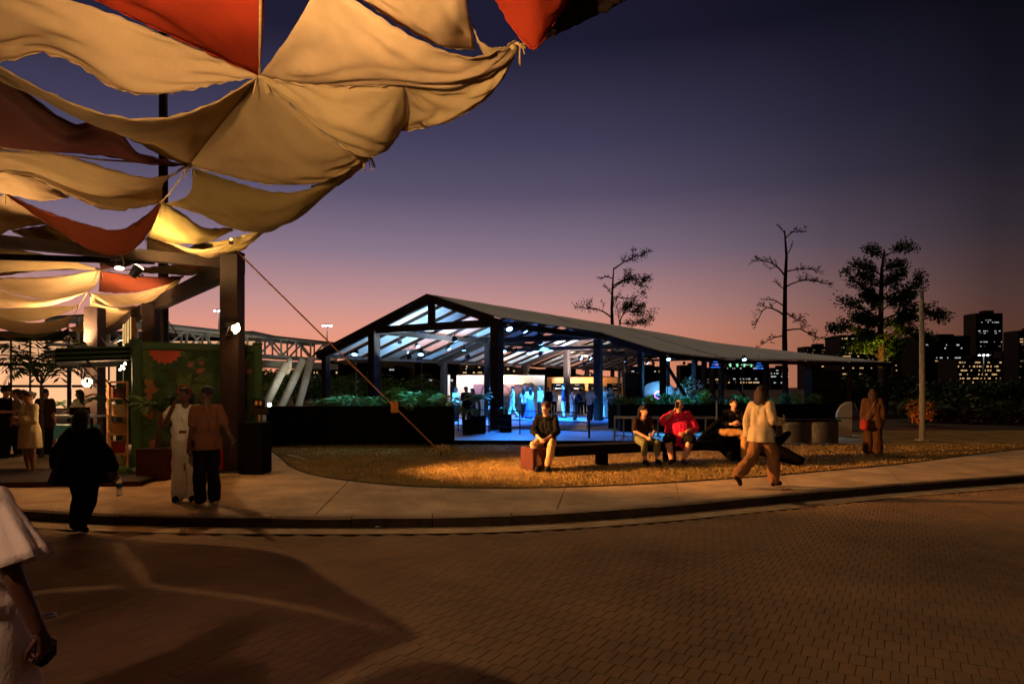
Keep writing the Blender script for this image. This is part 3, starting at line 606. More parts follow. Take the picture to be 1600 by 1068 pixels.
fbeam((372,414), 4.36, (150,522), 4.2, .28, .34)
fbeam((-60,371), 4.42, (366,413), 4.36, .2, .2, 'darkwood')
fbeam((240,408), 4.5, (-40,400), 4.6, .1, .12, 'darkwood')
b = MB(); b.tube([at(108,540,20)-fo, at(108,660,20)-fo], .06, 8); b.build('post', M['blackmetal'], fr)
# cable ties behind the mast
for A, B in (((262,500), (290,545)), ((158,527), (172,548))):
    b = MB(); b.tube([at(*A, 19)-fo, at(*B, 15)-fo], .015, 5); b.build('cable', M['blackmetal'], fr)
# orange guy strap from the column head to the lawn stake
gp, gq = V(-5.5, 13.6, 4.58), pz(688, 706, SWZ+.08)
st = thing('guy_strap', 'taut orange strap running from the column head down to the lawn', 'strap', tuple(gq)); so = st.location.copy()
b = MB(); b.tube([gp-so, gp.lerp(gq,.08)-so], .018, 6); b.build('rope_end', M['rope'], st)
b = MB(); b.beam(gp.lerp(gq,.08)-so, gq-so, .055, .01, up=(1,0,.2)); b.build('webbing', M['strap'], st)
mid = gp.lerp(gq, .735)-so; b = MB(); b.cbox((mid.x, mid.y, mid.z), (.17,.05,.27), 0, .008); b.build('tension_sleeve', M['cardboard'], st)
b = MB()
for q in range(16):
    a = random.uniform(0, 6.28); r_ = random.uniform(.05, .18); c = V(random.gauss(0,.08), random.gauss(0,.08), .06+random.random()*.1)
    b.tube([c+V(math.cos(a+k_)*r_, math.sin(a+k_)*r_*.7, .05*math.sin(k_*2)-.02) for k_ in [0,.7,1.4,2.1,2.8]], .018, 6)
b.tube([(.1,0,.1), (.22,-.05,.05), (.25,-.1,-.06)], .014, 6); b.build('tied_bundle', M['rope'], st, True)
b = MB(); b.tube([(0,0,.2), (.02,0,-.1)], .02, 6); b.build('stake', M['corten'], st)

# ------------------------------------------------------------------ lamps of the place, plus unseen fill lamps and uplights
OR = (1.0, .36, .085)
lp = at(369, 513, 13.3)
cl = floodlight('dazzling round floodlight fixed to the rusty column', lp, lp+V(8.4,1.0,-2.6), 9800, (1,.42,.12), 58, .12, emit('flood_lens', (255,205,120), 60), bracket=lp+V(-.2,.3,-.1), blend=1.0, lead=.3)
b = MB(); b.ell((.0,-.05,0), (.085,.085,.085), 16, 10); b.build('side_lens', emit('flood_lens', (255,205,120), 60), cl, True)
point(cl, lp+V(.05,-.3,0), 14, (1,.5,.2), .1)
UPC = (1, .62, .31)
# assumed canopy uplights, unseen: at the left, on the cross beam and far columns
floodlight('assumed floodlight hung from the canopy above the street, turned up at the cloth', (-1.95,2.95,3.8), (-1.3,6.0,5.05), 1020, UPC, 124, .12, bracket=(-1.95,2.95,5.2))  # unseen lamp, assumed from the lit near cloth; bracket added to hang it
floodlight('added fill lamp behind the camera, brightening the nearest woman', (-2.5,.7,3.1), (-2.15,2.8,1.0), 120, (1,.60,.40), 46, .1, bracket=(-2.5,.7,5.0))  # unseen fill lamp, added to light the near woman's back
floodlight('assumed floodlight on the cross beam below the glowing pale canopy panel', (-6.75,12.35,4.02), (-6.4,12.6,4.7), 420, (1,.66,.25), 150, .09)  # unseen lamp, assumed from the bright glow on that panel
fl1 = floodlight('added lamp under the cross beam, warming the path', (-6.9,12.0,3.95), (-6.6,11.2,SWZ), 170, (1,.42,.12), 96, .08)  # unseen lamp, added to warm the path below
floodlight('small lamp seen through the cloth beside the column head', pz(361,374,4.5), pz(361,374,4.5)+V(.2,-.5,.1), 30, UPC, 120, .028, emit('dim_lens', (255,190,120), 3))
floodlight('assumed floodlight on the second canopy column turned up', (-9.9,17.3,3.0), (-10.8,17.6,4.7), 800, UPC, 140, .1)  # no lamp seen here; uplight assumed, to light the cloth above
floodlight('assumed floodlight on the far canopy column turned up', (-13.2,20.3,3.3), (-14,23,4.6), 1300, UPC, 150, .1)  # unseen uplight, assumed, brightening the far lower cloths
floodlight('assumed floodlight at the left side of the canopy turned up', (-9.2,9.6,2.6), (-7.2,9.8,4.9), 760, UPC, 120, .1)  # another unseen uplight, assumed, lighting the left hand cloths
gl = thing('globe_lamp', 'round glowing globe lamp on a canopy column above the bar', 'lamp', at(136,597,20.6)); b = MB(); b.ell((0,0,0), (.14,.14,.14), 16, 10); b.build('globe', emit('globe', (255,226,180), 14), gl, True)
b = MB(); b.tube([(.05,.1,0), (.22,.2,0)], .03, 8); b.build('arm', M['blackmetal'], gl)
point(gl, gl.location+V(-.3,-.4,-.1), 240, (1,.6,.3), .15)
# starburst lamp by the planter wall
sb = at(421,632,22); t = thing('ground_floodlight', 'tiny dazzling white lamp low down beside the planter wall', 'lamp', sb)
b = MB(); b.ell((0,0,0), (.06,.04,.06), 10, 7); b.build('bulb', emit('star', (235,240,255), 60), t, True); b = MB(); b.box((0,.08,-.1), (.16,.08,.16)); b.build('bracket', M['blackmetal'], t)

# ------------------------------------------------------------------ green container with mural
ct = thing('shipping_container', 'green shipping container kiosk with a floral mural on its end', 'container', (-7.4,13.3,SWZ), math.atan2(.54,.84))
CW, CL, CHt = 2.44, 6.0, 2.59
for x, y in ((.08,.08), (CW-.08,.08), (.08,CL-.08), (CW-.08,CL-.08)):
    b = MB(); b.cbox((x, y, CHt/2), (.16,.16,CHt), 0, .012); b.build('corner_post', M['green'], ct)
for p, q in (((.16,.07,CHt-.07), (CW-.16,.07,CHt-.07)), ((.16,.07,.08), (CW-.16,.07,.08)), ((.07,.16,CHt-.06), (.07,CL-.16,CHt-.06)), ((.07,.16,.08), (.07,CL-.16,.08)), ((CW-.07,.16,CHt-.06), (CW-.07,CL-.16,CHt-.06))):
    b = MB(); b.beam(p, q, .12, .14); b.build('rail', M['green'], ct)
mb = MB(); mb.box((CW/2,.10,CHt/2), (CW-.32,.04,CHt-.28)); mural = mb.build('mural_panel', M['muralbg'], ct)
b = MB(); b.box((CW/2,CL/2,CHt-.03), (CW-.28,CL-.3,.03)); b.build('roof', M['green'], ct)
b = MB(); b.box((CW-.06,CL/2,CHt/2), (.03,CL-.34,CHt-.3)); b.build('side_wall', M['green'], ct)
b = MB(); b.box((CW/2,CL-.05,CHt/2), (CW-.34,.03,CHt-.3)); b.build('back_wall', M['green'], ct)
for x, y in ((.08,.08), (CW-.08,.08)):
    b = MB(); b.cbox((x, y, CHt+.03), (.18,.18,.06), 0, .015); b.build('corner_casting', M['green'], ct)
# painted plants: flat shapes lying on the mural panel
lay = [0]
def paint(pts, m):
    lay[0] += 1; y = .079-lay[0]*.00025; b = MB(); b.poly([(x, y, z) for x, z in pts if True]); return b.build('painted_shape', m, mural)
def clip(pts):
    o = [(min(max(x, .18), CW-.18), min(max(z, .17), CHt-.16)) for x, z in pts]
    return o
def pleaf(x, z, a, L, W, m):
    c, s = math.cos(a), math.sin(a); P = []
    for k in range(13):
        t = k/12; w = W*math.sin(math.pi*t**.8)*.5; P.append((t*L, w))
    for k in range(11, 0, -1):
        t = k/12; w = W*math.sin(math.pi*t**.8)*.5; P.append((t*L, -w))
    paint(clip([(x+u*c-v*s, z+u*s+v*c) for u, v in P]), m)
mg = [mat('mural_leaf_a', (40,68,32), .7, .35, 6, 0), mat('mural_leaf_b', (72,86,40), .7, .35, 6, 0), mat('mural_leaf_c', (28,48,24), .7, .35, 6, 0), mat('mural_leaf_d', (54,78,42), .7, .35, 6, 0)]
mr, mo, mp = mat('mural_red', (176,74,46), .7, .15, 6, 0), mat('mural_orange', (140,88,50), .7, .15, 6, 0), mat('mural_pink', (138,76,60), .7, .15, 6, 0)
rr = random.Random(11)
for x, z, n, L in ((.35,2.1,7,.55), (1.0,2.25,8,.5), (1.5,1.95,8,.6), (1.9,2.2,6,.5), (.9,1.6,9,.55), (1.7,1.3,9,.6), (.5,1.0,7,.55), (1.3,.8,7,.6), (2.05,.7,6,.5), (.4,.5,6,.4)):
    a0 = rr.uniform(0, 6.28)
    for k in range(n): pleaf(x, z, a0+k*6.28/n+rr.uniform(-.15,.15), L*rr.uniform(.7,1.1), L*.3, rr.choice(mg))
for k in range(9): pleaf(.58, 2.47, math.pi+.12+k*(math.pi-.24)/8, .33, .2, mr)
for x, z, a, L, W, m in ((.98,2.12,.5,.16,.1,mp), (1.15,2.0,.4,.2,.11,mp), (1.3,2.16,2.6,.12,.08,mp), (1.62,1.62,.3,.26,.16,mo), (1.68,1.85,.9,.14,.09,mp), (.22,1.85,-.8,.26,.14,mo), (.2,1.62,.1,.28,.15,mo), (.25,1.42,1.1,.2,.12,mo), (.2,1.35,-1.1,.34,.18,mo), (.5,.95,1.2,.3,.28,mp), (.3,.55,.4,.22,.16,mp), (2.05,2.1,1.2,.2,.14,mp), (2.1,2.0,.3,.18,.12,mp)):
    pleaf(x, z, a, L, W, m)
# hinged side flap, struts, small bulbs, letters, shelves
b = MB(); b.hexa([(-1.25,.1,2.16), (-.02,.1,2.24), (-.02,5.7,2.24), (-1.25,5.7,2.16), (-1.25,.1,2.40), (-.02,.1,2.5), (-.02,5.7,2.5), (-1.25,5.7,2.40)]); fl = b.build('side_flap', M['black'], ct)
for i in range(3):
    b = MB(); z = .07+i*.09; b.beam((-1.24,.085,2.16+z), (-.03,.085,2.24+z), .02, .03); b.build('rib', M['green'], fl)
for y in (.15, 5.6):
    b = MB(); b.tube([(-.75,y,2.2), (.02,y,1.3)], .02, 6); b.build('strut', M['blackmetal'], ct)
for y, z in ((.35,2.16), (.8,2.08), (1.4,2.14), (2.1,2.08)):
    b = MB(); b.ell((-.10,y,z), (.02,.02,.026), 8, 6); b.build('bulb', emit('bulb', (255,232,190), 22), ct, True)
b = MB(); b.tube([(-.10,.12,2.3), (-.1,.35,2.19), (-.1,.8,2.12), (-.1,1.4,2.18), (-.1,2.1,2.12), (-.1,2.9,2.25)], .008, 5); b.build('bulb_wire', M['blackmetal'], ct)
point(ct, ct.matrix_basis @ V(-.35,1.2,1.95) if 0 else V(-7.9,14.2,2.1), 60, (1,.62,.3), .1)
sg = thing('illuminated_letters', 'glowing cream channel letters on the container roof edge', 'sign', (-7.4,13.3,SWZ+CHt), math.atan2(.54,.84))
le = emit('letter_glow', (255,206,126), 1.1)
def stroke(pts, h=.0):
    b = MB()
    for i in range(len(pts)-1): b.beam((.04,pts[i][0],pts[i][1]), (.04,pts[i+1][0],pts[i+1][1]), .05, .09, up=(1,0,0))
    return b
y0 = .35
for pts in ([(0,.06), (0,.5)], [(.0,.5), (.0,.14), (.1,.06), (.3,.06), (.4,.14), (.4,.5)], [(0,.06), (0,.5)], [(0,.06), (.4,.06), (.4,.5), (0,.5), (0,.06)]):
    bx_ = stroke([(y0+a, z) for a, z in pts]); l_ = bx_.build('letter', mat('letter_side', (120,70,34), .6), sg); fc = MB(); fc.v = [(v[0]*.2-.012, v[1], v[2]) for v in bx_.v]; fc.f = bx_.f; fc.m = bx_.m; fc.build('lit_face', le, l_); y0 += max(p[0] for p in pts)+.55
sh = thing('shelf_rack', 'narrow yellow lit shelf rack of goods beside the container', 'shelf', (-7.75,13.75,SWZ), math.atan2(.84,-.54))
for x in (0, 1.1):
    for y in (0, .3): b = MB(); b.box((x, y, .9), (.04,.04,1.8)); b.build('upright', M['ply'], sh)
for i, z in enumerate((.35,.75,1.12,1.46,1.8)):
    b = MB(); b.box((.55,.15,z), (1.1,.32,.035)); b.build('board', M['ply'], sh)
    if i < 4:
        for k in range(2):
            q = MB(); q.cbox((.3+k*.5,.14,z+.12), (.3,.22,.2), .05, .01); o = q.build('goods_box', [mat('goods_red', (150,40,26), .7), M['cardboard'], mat('goods_tan', (190,160,110), .7), M['redwood']][(i+k) % 4], None)
            o.location = sh.location; o.rotation_euler = sh.rotation_euler
            tag(o, '%s box on the %s shelf of the narrow rack, %s' % (['red', 'brown cardboard', 'tan', 'dark red'][(i+k) % 4], ['lowest', 'second', 'third', 'upper'][i], ['nearer the camera', 'farther from the camera'][k]), 'box', 'boxes on the shelf rack')
# dark crates and planters about the column
def crate(label, px, py, d, w, h, dp, m, z=SWZ, rz=0, name='crate', cat='box'):
    p = at(px, 0, d); t = thing(name, label, cat, (p.x, p.y, z), rz)
    b = MB(); b.cbox((0,0,h/2), (w,dp,h), 0, .02); b.build('body', m, t)
    b = MB(); b.cbox((0,0,h+.012), (w*1.02,dp*1.02,.024), 0, .006); b.build('rim', m, t)
    return t
crate('tall black box standing right of the rusty column', 399, 0, 13.5, .48, .98, .5, M['black'], name='equipment_box')
crate('dark red timber planter box left of the woman on the phone', 246, 0, 12.6, .55, .55, .5, M['redwood'], name='planter_box', cat='planter')
fe = thing('fire_extinguisher', 'small red extinguisher behind the man in the orange shirt', 'extinguisher', tuple(at(342,0,12.9).xy)+(SWZ,))
b = MB(); b.lathe([(.06,0), (.075,.03), (.075,.36), (.03,.42), (.02,.46), (.001,.46)], (0,0,.12), 12); b.build('cylinder', mat('red_paint', (190,24,24), .35), fe, True); b = MB(); b.tube([(0,0,.56), (.05,-.03,.62), (.12,-.03,.6)], .012, 6); b.build('nozzle', M['black'], fe)
# little carved wooden sign on a stick
ws = thing('wooden_sign', 'little carved wooden sign on a stick by the black box', 'sign', at(405,655,14.2)); wo_ = MB(); wo_.tube([(0,0,-.7), (0,0,.1)], .03, 6); wo_.build('stick', M['ply'], ws)
b = MB(); b.cbox((0,-.02,.18), (.42,.05,.16), 0, .03); b.cbox((0,-.025,.33), (.26,.06,.2), 0, .05); b.build('board', M['corten'], ws); b = MB(); b.ell((-.04,-.06,.34), (.03,.01,.05), 8, 6); b.ell((.05,-.06,.34), (.03,.01,.05), 8, 6); b.build('carving', M['ply'], ws)

# timber terrace edge at the left
tp = thing('timber_platform', 'low brown timber platform at the left under the canopy', 'platform', (-9.2,12.2,SWZ))
for i in range(14):
    b = MB(); yy = -.62+i*.145; b.cbox((0,yy,.07), (5.6-.02*(i % 3),.137,.04), 0, .006); b.build('plank', M['darkwood'], tp)
b = MB(); b.beam((-2.8,-.70,.045), (2.8,-.70,.045), .04, .09); b.build('fascia', M['redwood'], tp); tp.rotation_euler.z = R(4)
# bar counter
bc = thing('bar_counter', 'white topped bar counter left of the container', 'counter', at(106,0,17.5)*1); bc.location.z = SWZ
b = MB(); b.cbox((0,0,.96), (1.7,.7,.05), 0, .01); b.build('top', M['white'], bc)
for x in (-.78,.78):
    for y in (-.28,.28): b = MB(); b.box((x,y,.47), (.05,.05,.93)); b.build('leg', M['blackmetal'], bc)
b = MB(); b.box((.0,.1,.55), (1.3,.4,.35)); b.build('cool_box', mat('turquoise', (110,190,190), .5), bc)
b = MB(); b.cbox((.3,0,1.08), (.5,.06,.2), 0, .01); b.build('till', M['black'], bc)

# ------------------------------------------------------------------ floodlit hall (glow put into its panels) and footbridge behind
gh = thing('floodlit_hall', 'long floodlit hall behind the palms, peach glow put into its panels', 'building', (-38,60,0))
rw = random.Random(4)
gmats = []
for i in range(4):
    k = .86+.07*i; gmats.append(emit('hall_glow_%d' % i, (238*k,172*k+4,128*k), 1.12))  # floodlight on the pale facade is put into the panels' emission
def hall(px0, px1, y0, y1, d): return at(px0,y1,d), at(px1,y0,d)
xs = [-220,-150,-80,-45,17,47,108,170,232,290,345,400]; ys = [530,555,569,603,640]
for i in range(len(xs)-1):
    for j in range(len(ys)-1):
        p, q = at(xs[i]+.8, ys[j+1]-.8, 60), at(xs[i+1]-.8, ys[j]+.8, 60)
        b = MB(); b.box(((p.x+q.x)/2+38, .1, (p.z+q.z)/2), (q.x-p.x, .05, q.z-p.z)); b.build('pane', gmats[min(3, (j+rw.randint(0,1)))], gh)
for y, w in ((529,.4), (555,.1), (569,.3), (603,.22), (640,.3)):
    p, q = at(-230,y,60), at(400,y,60); b = MB(); b.beam((p.x+38,0,p.z), (q.x+38,0,q.z), .2, w); b.build('transom', M['blackmetal'], gh)
for x in xs:
    p, q = at(x,640,60), at(x,529,60); b = MB(); b.beam((p.x+38,0,p.z), (q.x+38,0,q.z), .12, .12); b.build('mullion', M['blackmetal'], gh)
b = MB(); p, q = at(-230,522,60), at(400,522,60); b.beam((p.x+38,3,p.z), (q.x+38,3,q.z), 7, .5); b.build('roof', M['galv'], gh)
fb = thing('footbridge', 'pale steel truss footbridge on slanting tube legs', 'bridge', (-20,51,0)); fbo = fb.location.copy()
A0, A1 = V(-24.5,38.5,0), V(-16.2,63,0); ax = nrm(A1-A0); sd = V(-ax.y, ax.x, 0)
def fpt(s, z, o=0): p = A0.lerp(A1, s)+sd*o; return V(p.x, p.y, z)-fbo
for o in (0, 2.4):
    for z, h in ((5.75,.16), (4.35,.2)):
        b = MB(); b.beam(fpt(0,z,o), fpt(1,z,o), .16, h); b.build('chord', M['steelw'], fb)
    n = 13
    for i in range(n+1):
        b = MB(); b.beam(fpt(i/n,4.35,o), fpt(i/n,5.75,o), .12, .12); b.build('upright', M['steelw'], fb)
        if i < n:
            a, c = (4.35, 5.75) if i % 2 else (5.75, 4.35); b = MB(); b.beam(fpt(i/n,a,o), fpt((i+1)/n,c,o), .11, .11); b.build('diagonal', M['steelw'], fb)
b = MB(); b.beam(fpt(0,5.9,1.2), fpt(1,5.9,1.2), 3.2, .12); b.build('roof', M['galv'], fb)
b = MB(); b.beam(fpt(0,3.75,1.2), fpt(1,3.75,1.2), 2.8, .5); b.build('deck', M['steelw'], fb)
for (bx, by), (tx, ty), d in (((414,634), (448,566), 50), ((437,640), (474,561), 53), ((465,640), (487,558), 56)):
    b = MB(); b.tube([at(bx,by,d)-fbo, at(tx,ty,d)-fbo], .30, 12); b.build('leg', M['steelw'], fb, True)
b = MB(); b.tube([at(452,560,50)-fbo, at(452,575,50)-fbo, at(449,581,50)-fbo, at(443,581,50)-fbo], .2, 8); b.build('pipe', M['steelw'], fb, True)
point(fb, at(478,600,47), 500, (.95,.85,.6), .3)
for lab, x, y, d in (('high floodlight mast behind the footbridge, right of the column', 511, 508, 160), ('high floodlight mast left of the column', 342, 485, 150), ('small bright floodlight mast in front of the far right towers', 1537, 554, 170)):
    t = thing('light_mast', lab, 'light mast', tuple(at(x,605,d).xy)+(0,)); zt = at(x,y,d).z
    b = MB(); b.tube([(0,0,0), (0,0,zt)], [.22,.12], 8); b.build('pole', M['galv'], t, True)
    b = MB(); b.lathe([(.3,.3), (1.2,.15), (1.25,0), (.3,.05)], (0,0,zt), 14); b.build('crown', M['galv'], t)
    for k in range(6):
        b = MB(); a = k*math.pi/3; b.ell((1.0*math.cos(a),1.0*math.sin(a),zt-.12), (.22,.22,.14), 8, 5); b.build('lamp', emit('mast_lamp', (235,245,255), 14), t, True)

# ------------------------------------------------------------------ plants
def frond(b, p, d, L, up=.9, n=14, w=.05, droop=1.0, ll=.32, mi=0):
    """arching palm frond with leaflets; d is the horizontal heading"""
    d = nrm(V(d[0], d[1], 0)); pts = []
    for k in range(n+1):
        t = k/n; pts.append(Vector(p)+d*L*t*(1-.15*t)+V(0,0,up*L*(t-droop*t*t)))
    b.tube(pts, [max(.004, w*.25*(1-k/n)) for k in range(n+1)], 5, False, mi)
    sdv = V(-d.y, d.x, 0)
    for k in range(2, n+1):
        t = k/n; tg = nrm(pts[k]-pts[k-1]); l = ll*L*(.5+.9*math.sin(math.pi*min(1, t*.95)))*.75
        for s in (-1, 1):
            dd = nrm(tg*.75+sdv*s*1.0+V(0,0,-.25-.2*random.random())); b.leaf(pts[k], dd, nrm(tg.cross(dd)), l*random.uniform(.8,1.1), w*1.2, mi)
def palm(label, loc, n, L, h=0, m='frond', up=.9, name='palm', cat='palm', ll=.32, w=.05, stemr=.05, group=None, arc=6.283, a0=0):
    t = thing(name, label, cat, tuple(loc), 0, group)
    if h: b = MB(); b.tube([(0,0,0), (.03,0,h*.5), (0,.02,h)], [stemr*1.3, stemr, stemr*.9], 8); b.build('trunk', M['bark'], t, True)
    for k in range(n):
        b = MB(); a = a0+k*arc/n+random.uniform(-.25,.25); frond(b, (0,0,h), (math.cos(a), math.sin(a)), L*random.uniform(.75,1.1), up*random.uniform(.6,1.3), 13, w, random.uniform(.6,1.05), ll); b.build('frond', M[m], t)
    return t
def blob(b, c, r, n, size, rs, mi=0, hollow=.5):
    for _ in range(n):
        v = V(rs.gauss(0,1), rs.gauss(0,1), rs.gauss(0,1)).normalized(); rad = hollow+(1-hollow)*rs.random()**.5
        p = Vector(c)+V(v.x*r[0], v.y*r[1], v.z*r[2])*rad
        b.leaf(p, V(rs.gauss(0,1), rs.gauss(0,1), rs.gauss(0,.7)), V(rs.gauss(0,1), rs.gauss(0,1), 1), size*rs.uniform(.6,1.3), size*.55, mi)
def bush(label, loc, r, n, size, mats=('leafd',), seed=1, clumps=7, name='bush', group=None):
    t = thing(name, label, 'bush', tuple(loc), 0, group); rs = random.Random(seed); b = MB()
    for k in range(clumps):
        c = V(rs.uniform(-.7,.7)*r[0], rs.uniform(-.7,.7)*r[1], r[2]*rs.uniform(.35,.8)); f = rs.uniform(.3,.55)
        blob(b, c, (r[0]*f, r[1]*f, r[2]*f*.8), n//clumps, size, rs, rs.randrange(len(mats)))
    b.build('foliage', [M[m] for m in mats], t)
    b = MB()
    for k in range(4): b.tube([(0,0,0), (rs.uniform(-.4,.4)*r[0], rs.uniform(-.3,.3)*r[1], r[2]*.7)], [.04*r[2], .015*r[2]], 5)
    b.build('stem', M['barkd'], t); return t
palm('tall feathery palm in front of the glowing hall at the left', at(64,0,16.5).xy.to_3d()+V(0,0,SWZ), 17, 1.25, 1.75, 'leafd', 2.1, w=.05, ll=.42)
palm('thin leafy palm beside the bar counter', at(172,0,19).xy.to_3d()+V(0,0,SWZ), 12, .8, 1.25, 'leafd', .9, w=.04)
palm('slim palm between bar counter and column', at(84,0,20).xy.to_3d()+V(0,0,SWZ), 9, .7, 1.1, 'leafd', .9, w=.04)
palm('dark tall plant in front of the mural', at(246,0,12.7).xy.to_3d()+V(0,0,SWZ+.5), 12, .62, .75, 'leafd', 1.1, w=.05)
palm('spiky grass clump at the foot of the container', at(190,0,12.9).xy.to_3d()+V(0,0,SWZ), 12, .5, 0, 'leafm', 1.3, w=.03, name='grass_clump', cat='plant')
rs = random.Random(21)
for i, (px, nm) in enumerate(((508,'first'), (532,'second'), (556,'third'), (582,'fourth'), (610,'fifth'), (632,'sixth'), (655,'seventh'), (676,'eighth'), (694,'ninth'))):
    p = at(px, 0, 20.75); palm('%s fern from the left along the black planter wall' % nm, (p.x, p.y, 1.2), 13, .74*rs.uniform(.8,1.15), 0, ('leafm','frond','leafy')[i % 3] if px > 640 else ('frond','leafm')[i % 2], 1.5, w=.035, name='fern', cat='fern', ll=.35, group='ferns in the left planter wall')
for i, (px, nm) in enumerate(((966,'leftmost'), (990,'second'), (1016,'third'), (1044,'fourth'), (1074,'fifth'), (1104,'sixth'), (1128,'seventh'), (1160,'eighth'), (1195,'ninth'), (1235,'tenth'), (1268,'rightmost'))):
    p = at(px, 0, 26.5); bush('%s low shrub along the right hand black planter' % nm, (p.x, p.y, 1.1), (.42,.3,.5*rs.uniform(.7,1.2)), 330, .11, (('leafd','leafm'), ('leafm',), ('leafm','leafy'))[i % 3], 40+i, 6, 'shrub', 'shrubs in the right planter')
# potted plants on the stage
for px, d, w, h, lab in ((731,24.2,.35,.5,'small black square pot with leafy plant by the stage railing'), (748,24.6,.5,.62,'large black square pot with a tall palm by the stage column'), (790,25.5,.45,.62,'black square pot right of the front pavilion column')):
    t = crate(lab, px, 0, d, w, h, w, M['black'], FZ, 0, 'plant_pot', 'pot'); 
    palm('plant growing in the %s' % lab.split(' with')[0].split(' right')[0], t.location+V(0,0,h), 12 if px < 780 else 5, .62 if px < 780 else .3, .55 if 740 < px < 760 else .2, 'frond', 1.1, w=.05, name='potted_plant', cat='plant')
for px in (765, 826): palm('green fern pot hanging plant on the bar wall, %s' % ('left' if px < 800 else 'right'), at(px,600,43.2), 14, .5, 0, 'leafy', .5, w=.06, name='hanging_plant', cat='plant')
for px in (795, 812, 852): palm('leafy plant on the bar counter, %s' % {795:'left', 812:'middle', 852:'right'}[px], at(px,634,43), 10, .6, 0, 'leafy', 1.0, w=.06, name='counter_plant', cat='plant')
# topiary and dome parasol beyond the right-hand planter
t = bush('round blue lit bush beyond the right hand planter', tuple(at(1075,0,36).xy)+(FZ,), (.75,.7,2.0), 1800, .12, ('leafm','white'), 88, 9, 'topiary_bush')
dp_ = thing('dome_parasol', 'pale blue lit dome parasol beyond the right hand planter', 'parasol', tuple(at(1029,0,38).xy)+(FZ,))
b = MB(); b.lathe([(.02,2.0), (.3,1.97), (.62,1.85), (.85,1.62), (.95,1.35), (.97,1.15), (.93,1.15), (.9,1.35), (.6,1.8), (.02,1.95)], (0,0,0), 24); b.build('canopy', M['white'], dp_, True); b = MB(); b.tube([(0,0,0), (0,0,1.96)], .04, 8); b.build('pole', M['blackmetal'], dp_)
point(dp_, dp_.location+V(-.3,-2.2,2.2), 160, (.1,.5,1), .2)
rg = thing('ring_light', 'tiny purple neon ring below the dome parasol', 'light', at(1029,617,36)); b = MB(); b.tube([(.2*math.cos(a), 0, .2*math.sin(a)) for a in [i*.45 for i in range(15)]], .035, 6); b.build('tube', emit('neon', (190,120,255), 6), rg)

# ------------------------------------------------------------------ stage furniture: railing, barriers, speakers, pendants
rl = thing('stage_railing', 'thin dark stage railing with three rails behind the seated man', 'railing', (0,24.5,FZ)); ro = rl.location.copy()
ra, rb_ = V(-2.15,26.2,FZ), V(2.52,22.3,FZ)
for z in (.22,.5,.82): b = MB(); b.tube([ra+V(0,0,z)-ro, rb_+V(0,0,z)-ro], .02, 6); b.build('rail', M['blackmetal'], rl)
for f in (.02,.28,.52,.76,1): p = ra.lerp(rb_, f)-ro; b = MB(); b.tube([p, p+V(0,0,.9 if f == 1 else .84)], .035 if f == 1 else .024, 8); b.build('post', M['blackmetal'], rl)
def barrier(label, p, q, h):
    t = thing('metal_barrier', label, 'barrier', tuple((Vector(p)+Vector(q))/2)); o = t.location.copy(); p, q = Vector(p)-o, Vector(q)-o
    b = MB(); b.beam(p+V(0,0,h), q+V(0,0,h), .05, .07); b.build('top_rail', M['galv'], t)
    for f in (.03,.35,.66,.97):
        a = p.lerp(q, f); b = MB(); b.tube([a, a+V(0,0,h)], .022, 6); b.build('post', M['galv'], t)
        b = MB(); b.tube([a+V(-.2,-.18,.01), a+V(0,0,.22), a+V(.2,-.18,.01)], .015, 6); b.build('foot', M['galv'], t)
    b = MB(); b.tube([p+V(0,0,.2), q+V(0,0,.14)], .016, 6); b.build('lower_rail', M['galv'], t)
barrier('grey metal barrier left of the seated woman', (3.12,20.9,FZ), (3.95,20.75,FZ), .74)
barrier('grey metal barrier between the seated woman and the man in pink', (4.05,20.7,FZ), (5.1,20.6,FZ), .74)
barrier('grey metal barrier right of the man in pink', (5.15,20.6,FZ), (6.2,20.6,FZ), .74)
b = MB(); p = at(1120,0,20.4); b.tube([(0,0,0), (0,0,1.25)], .03, 8); b.cbox((0,0,.02), (.3,.3,.04), 0, .01); o = b.build('barrier_post', M['galv']); o.location = (p.x, p.y, FZ); tag(o, 'single grey upright post at the end of the barriers', 'post')
def speaker(label, px, d, w, z0, z1, dp=.8):
    p = at(px, 0, d); t = thing('speaker_stack', label, 'speaker', (p.x, p.y, z0)); h = z1-z0
    b = MB(); b.cbox((0,0,h/2), (w,dp,h), 0, .03); b.build('cabinet', M['black'], t)
    for k in range(3): b = MB(); b.cbox((0,-dp/2-.012,h*(k+.5)/3), (w*.86,.03,h/3*.86), 0, .01); b.build('grille', M['blackmetal'], t)
speaker('big black speaker stack at the right end of the pavilion', 1284, 28, 1.1, FZ, 2.55); speaker('black speaker stack beside the lattice tower', 986, 31, .66, FZ, 2.5)
tw = thing('lattice_tower', 'slim aluminium lattice tower beside the black speakers', 'tower', tuple(at(972,0,31.5).xy)+(FZ,))
for x in (-.15,.15):
    for y in (-.15,.15): b = MB(); b.tube([(x,y,0), (x,y,2.6)], .025, 6); b.build('leg', M['galv'], tw)
for k in range(8): b = MB(); z = .1+k*.32; b.tube([(-.15,-.15,z), (.15,-.15,z+.16), (-.15,-.15,z+.32)], .014, 5); b.build('lacing', M['galv'], tw)
for lab, px, py, d in (('black globe pendant under the right wing, left one', 1069, 567, 33), ('black globe pendant under the right wing, right one', 1087, 567, 34)):
    t = thing('globe_pendant', lab, 'pendant', at(px,py,d)); b = MB(); b.ell((0,0,0), (.08,.08,.08), 12, 8); b.build('globe', M['black'], t, True); b = MB(); b.tube([(0,0,.05), (0,0,.45)], .008, 5); b.build('cord', M['black'], t)
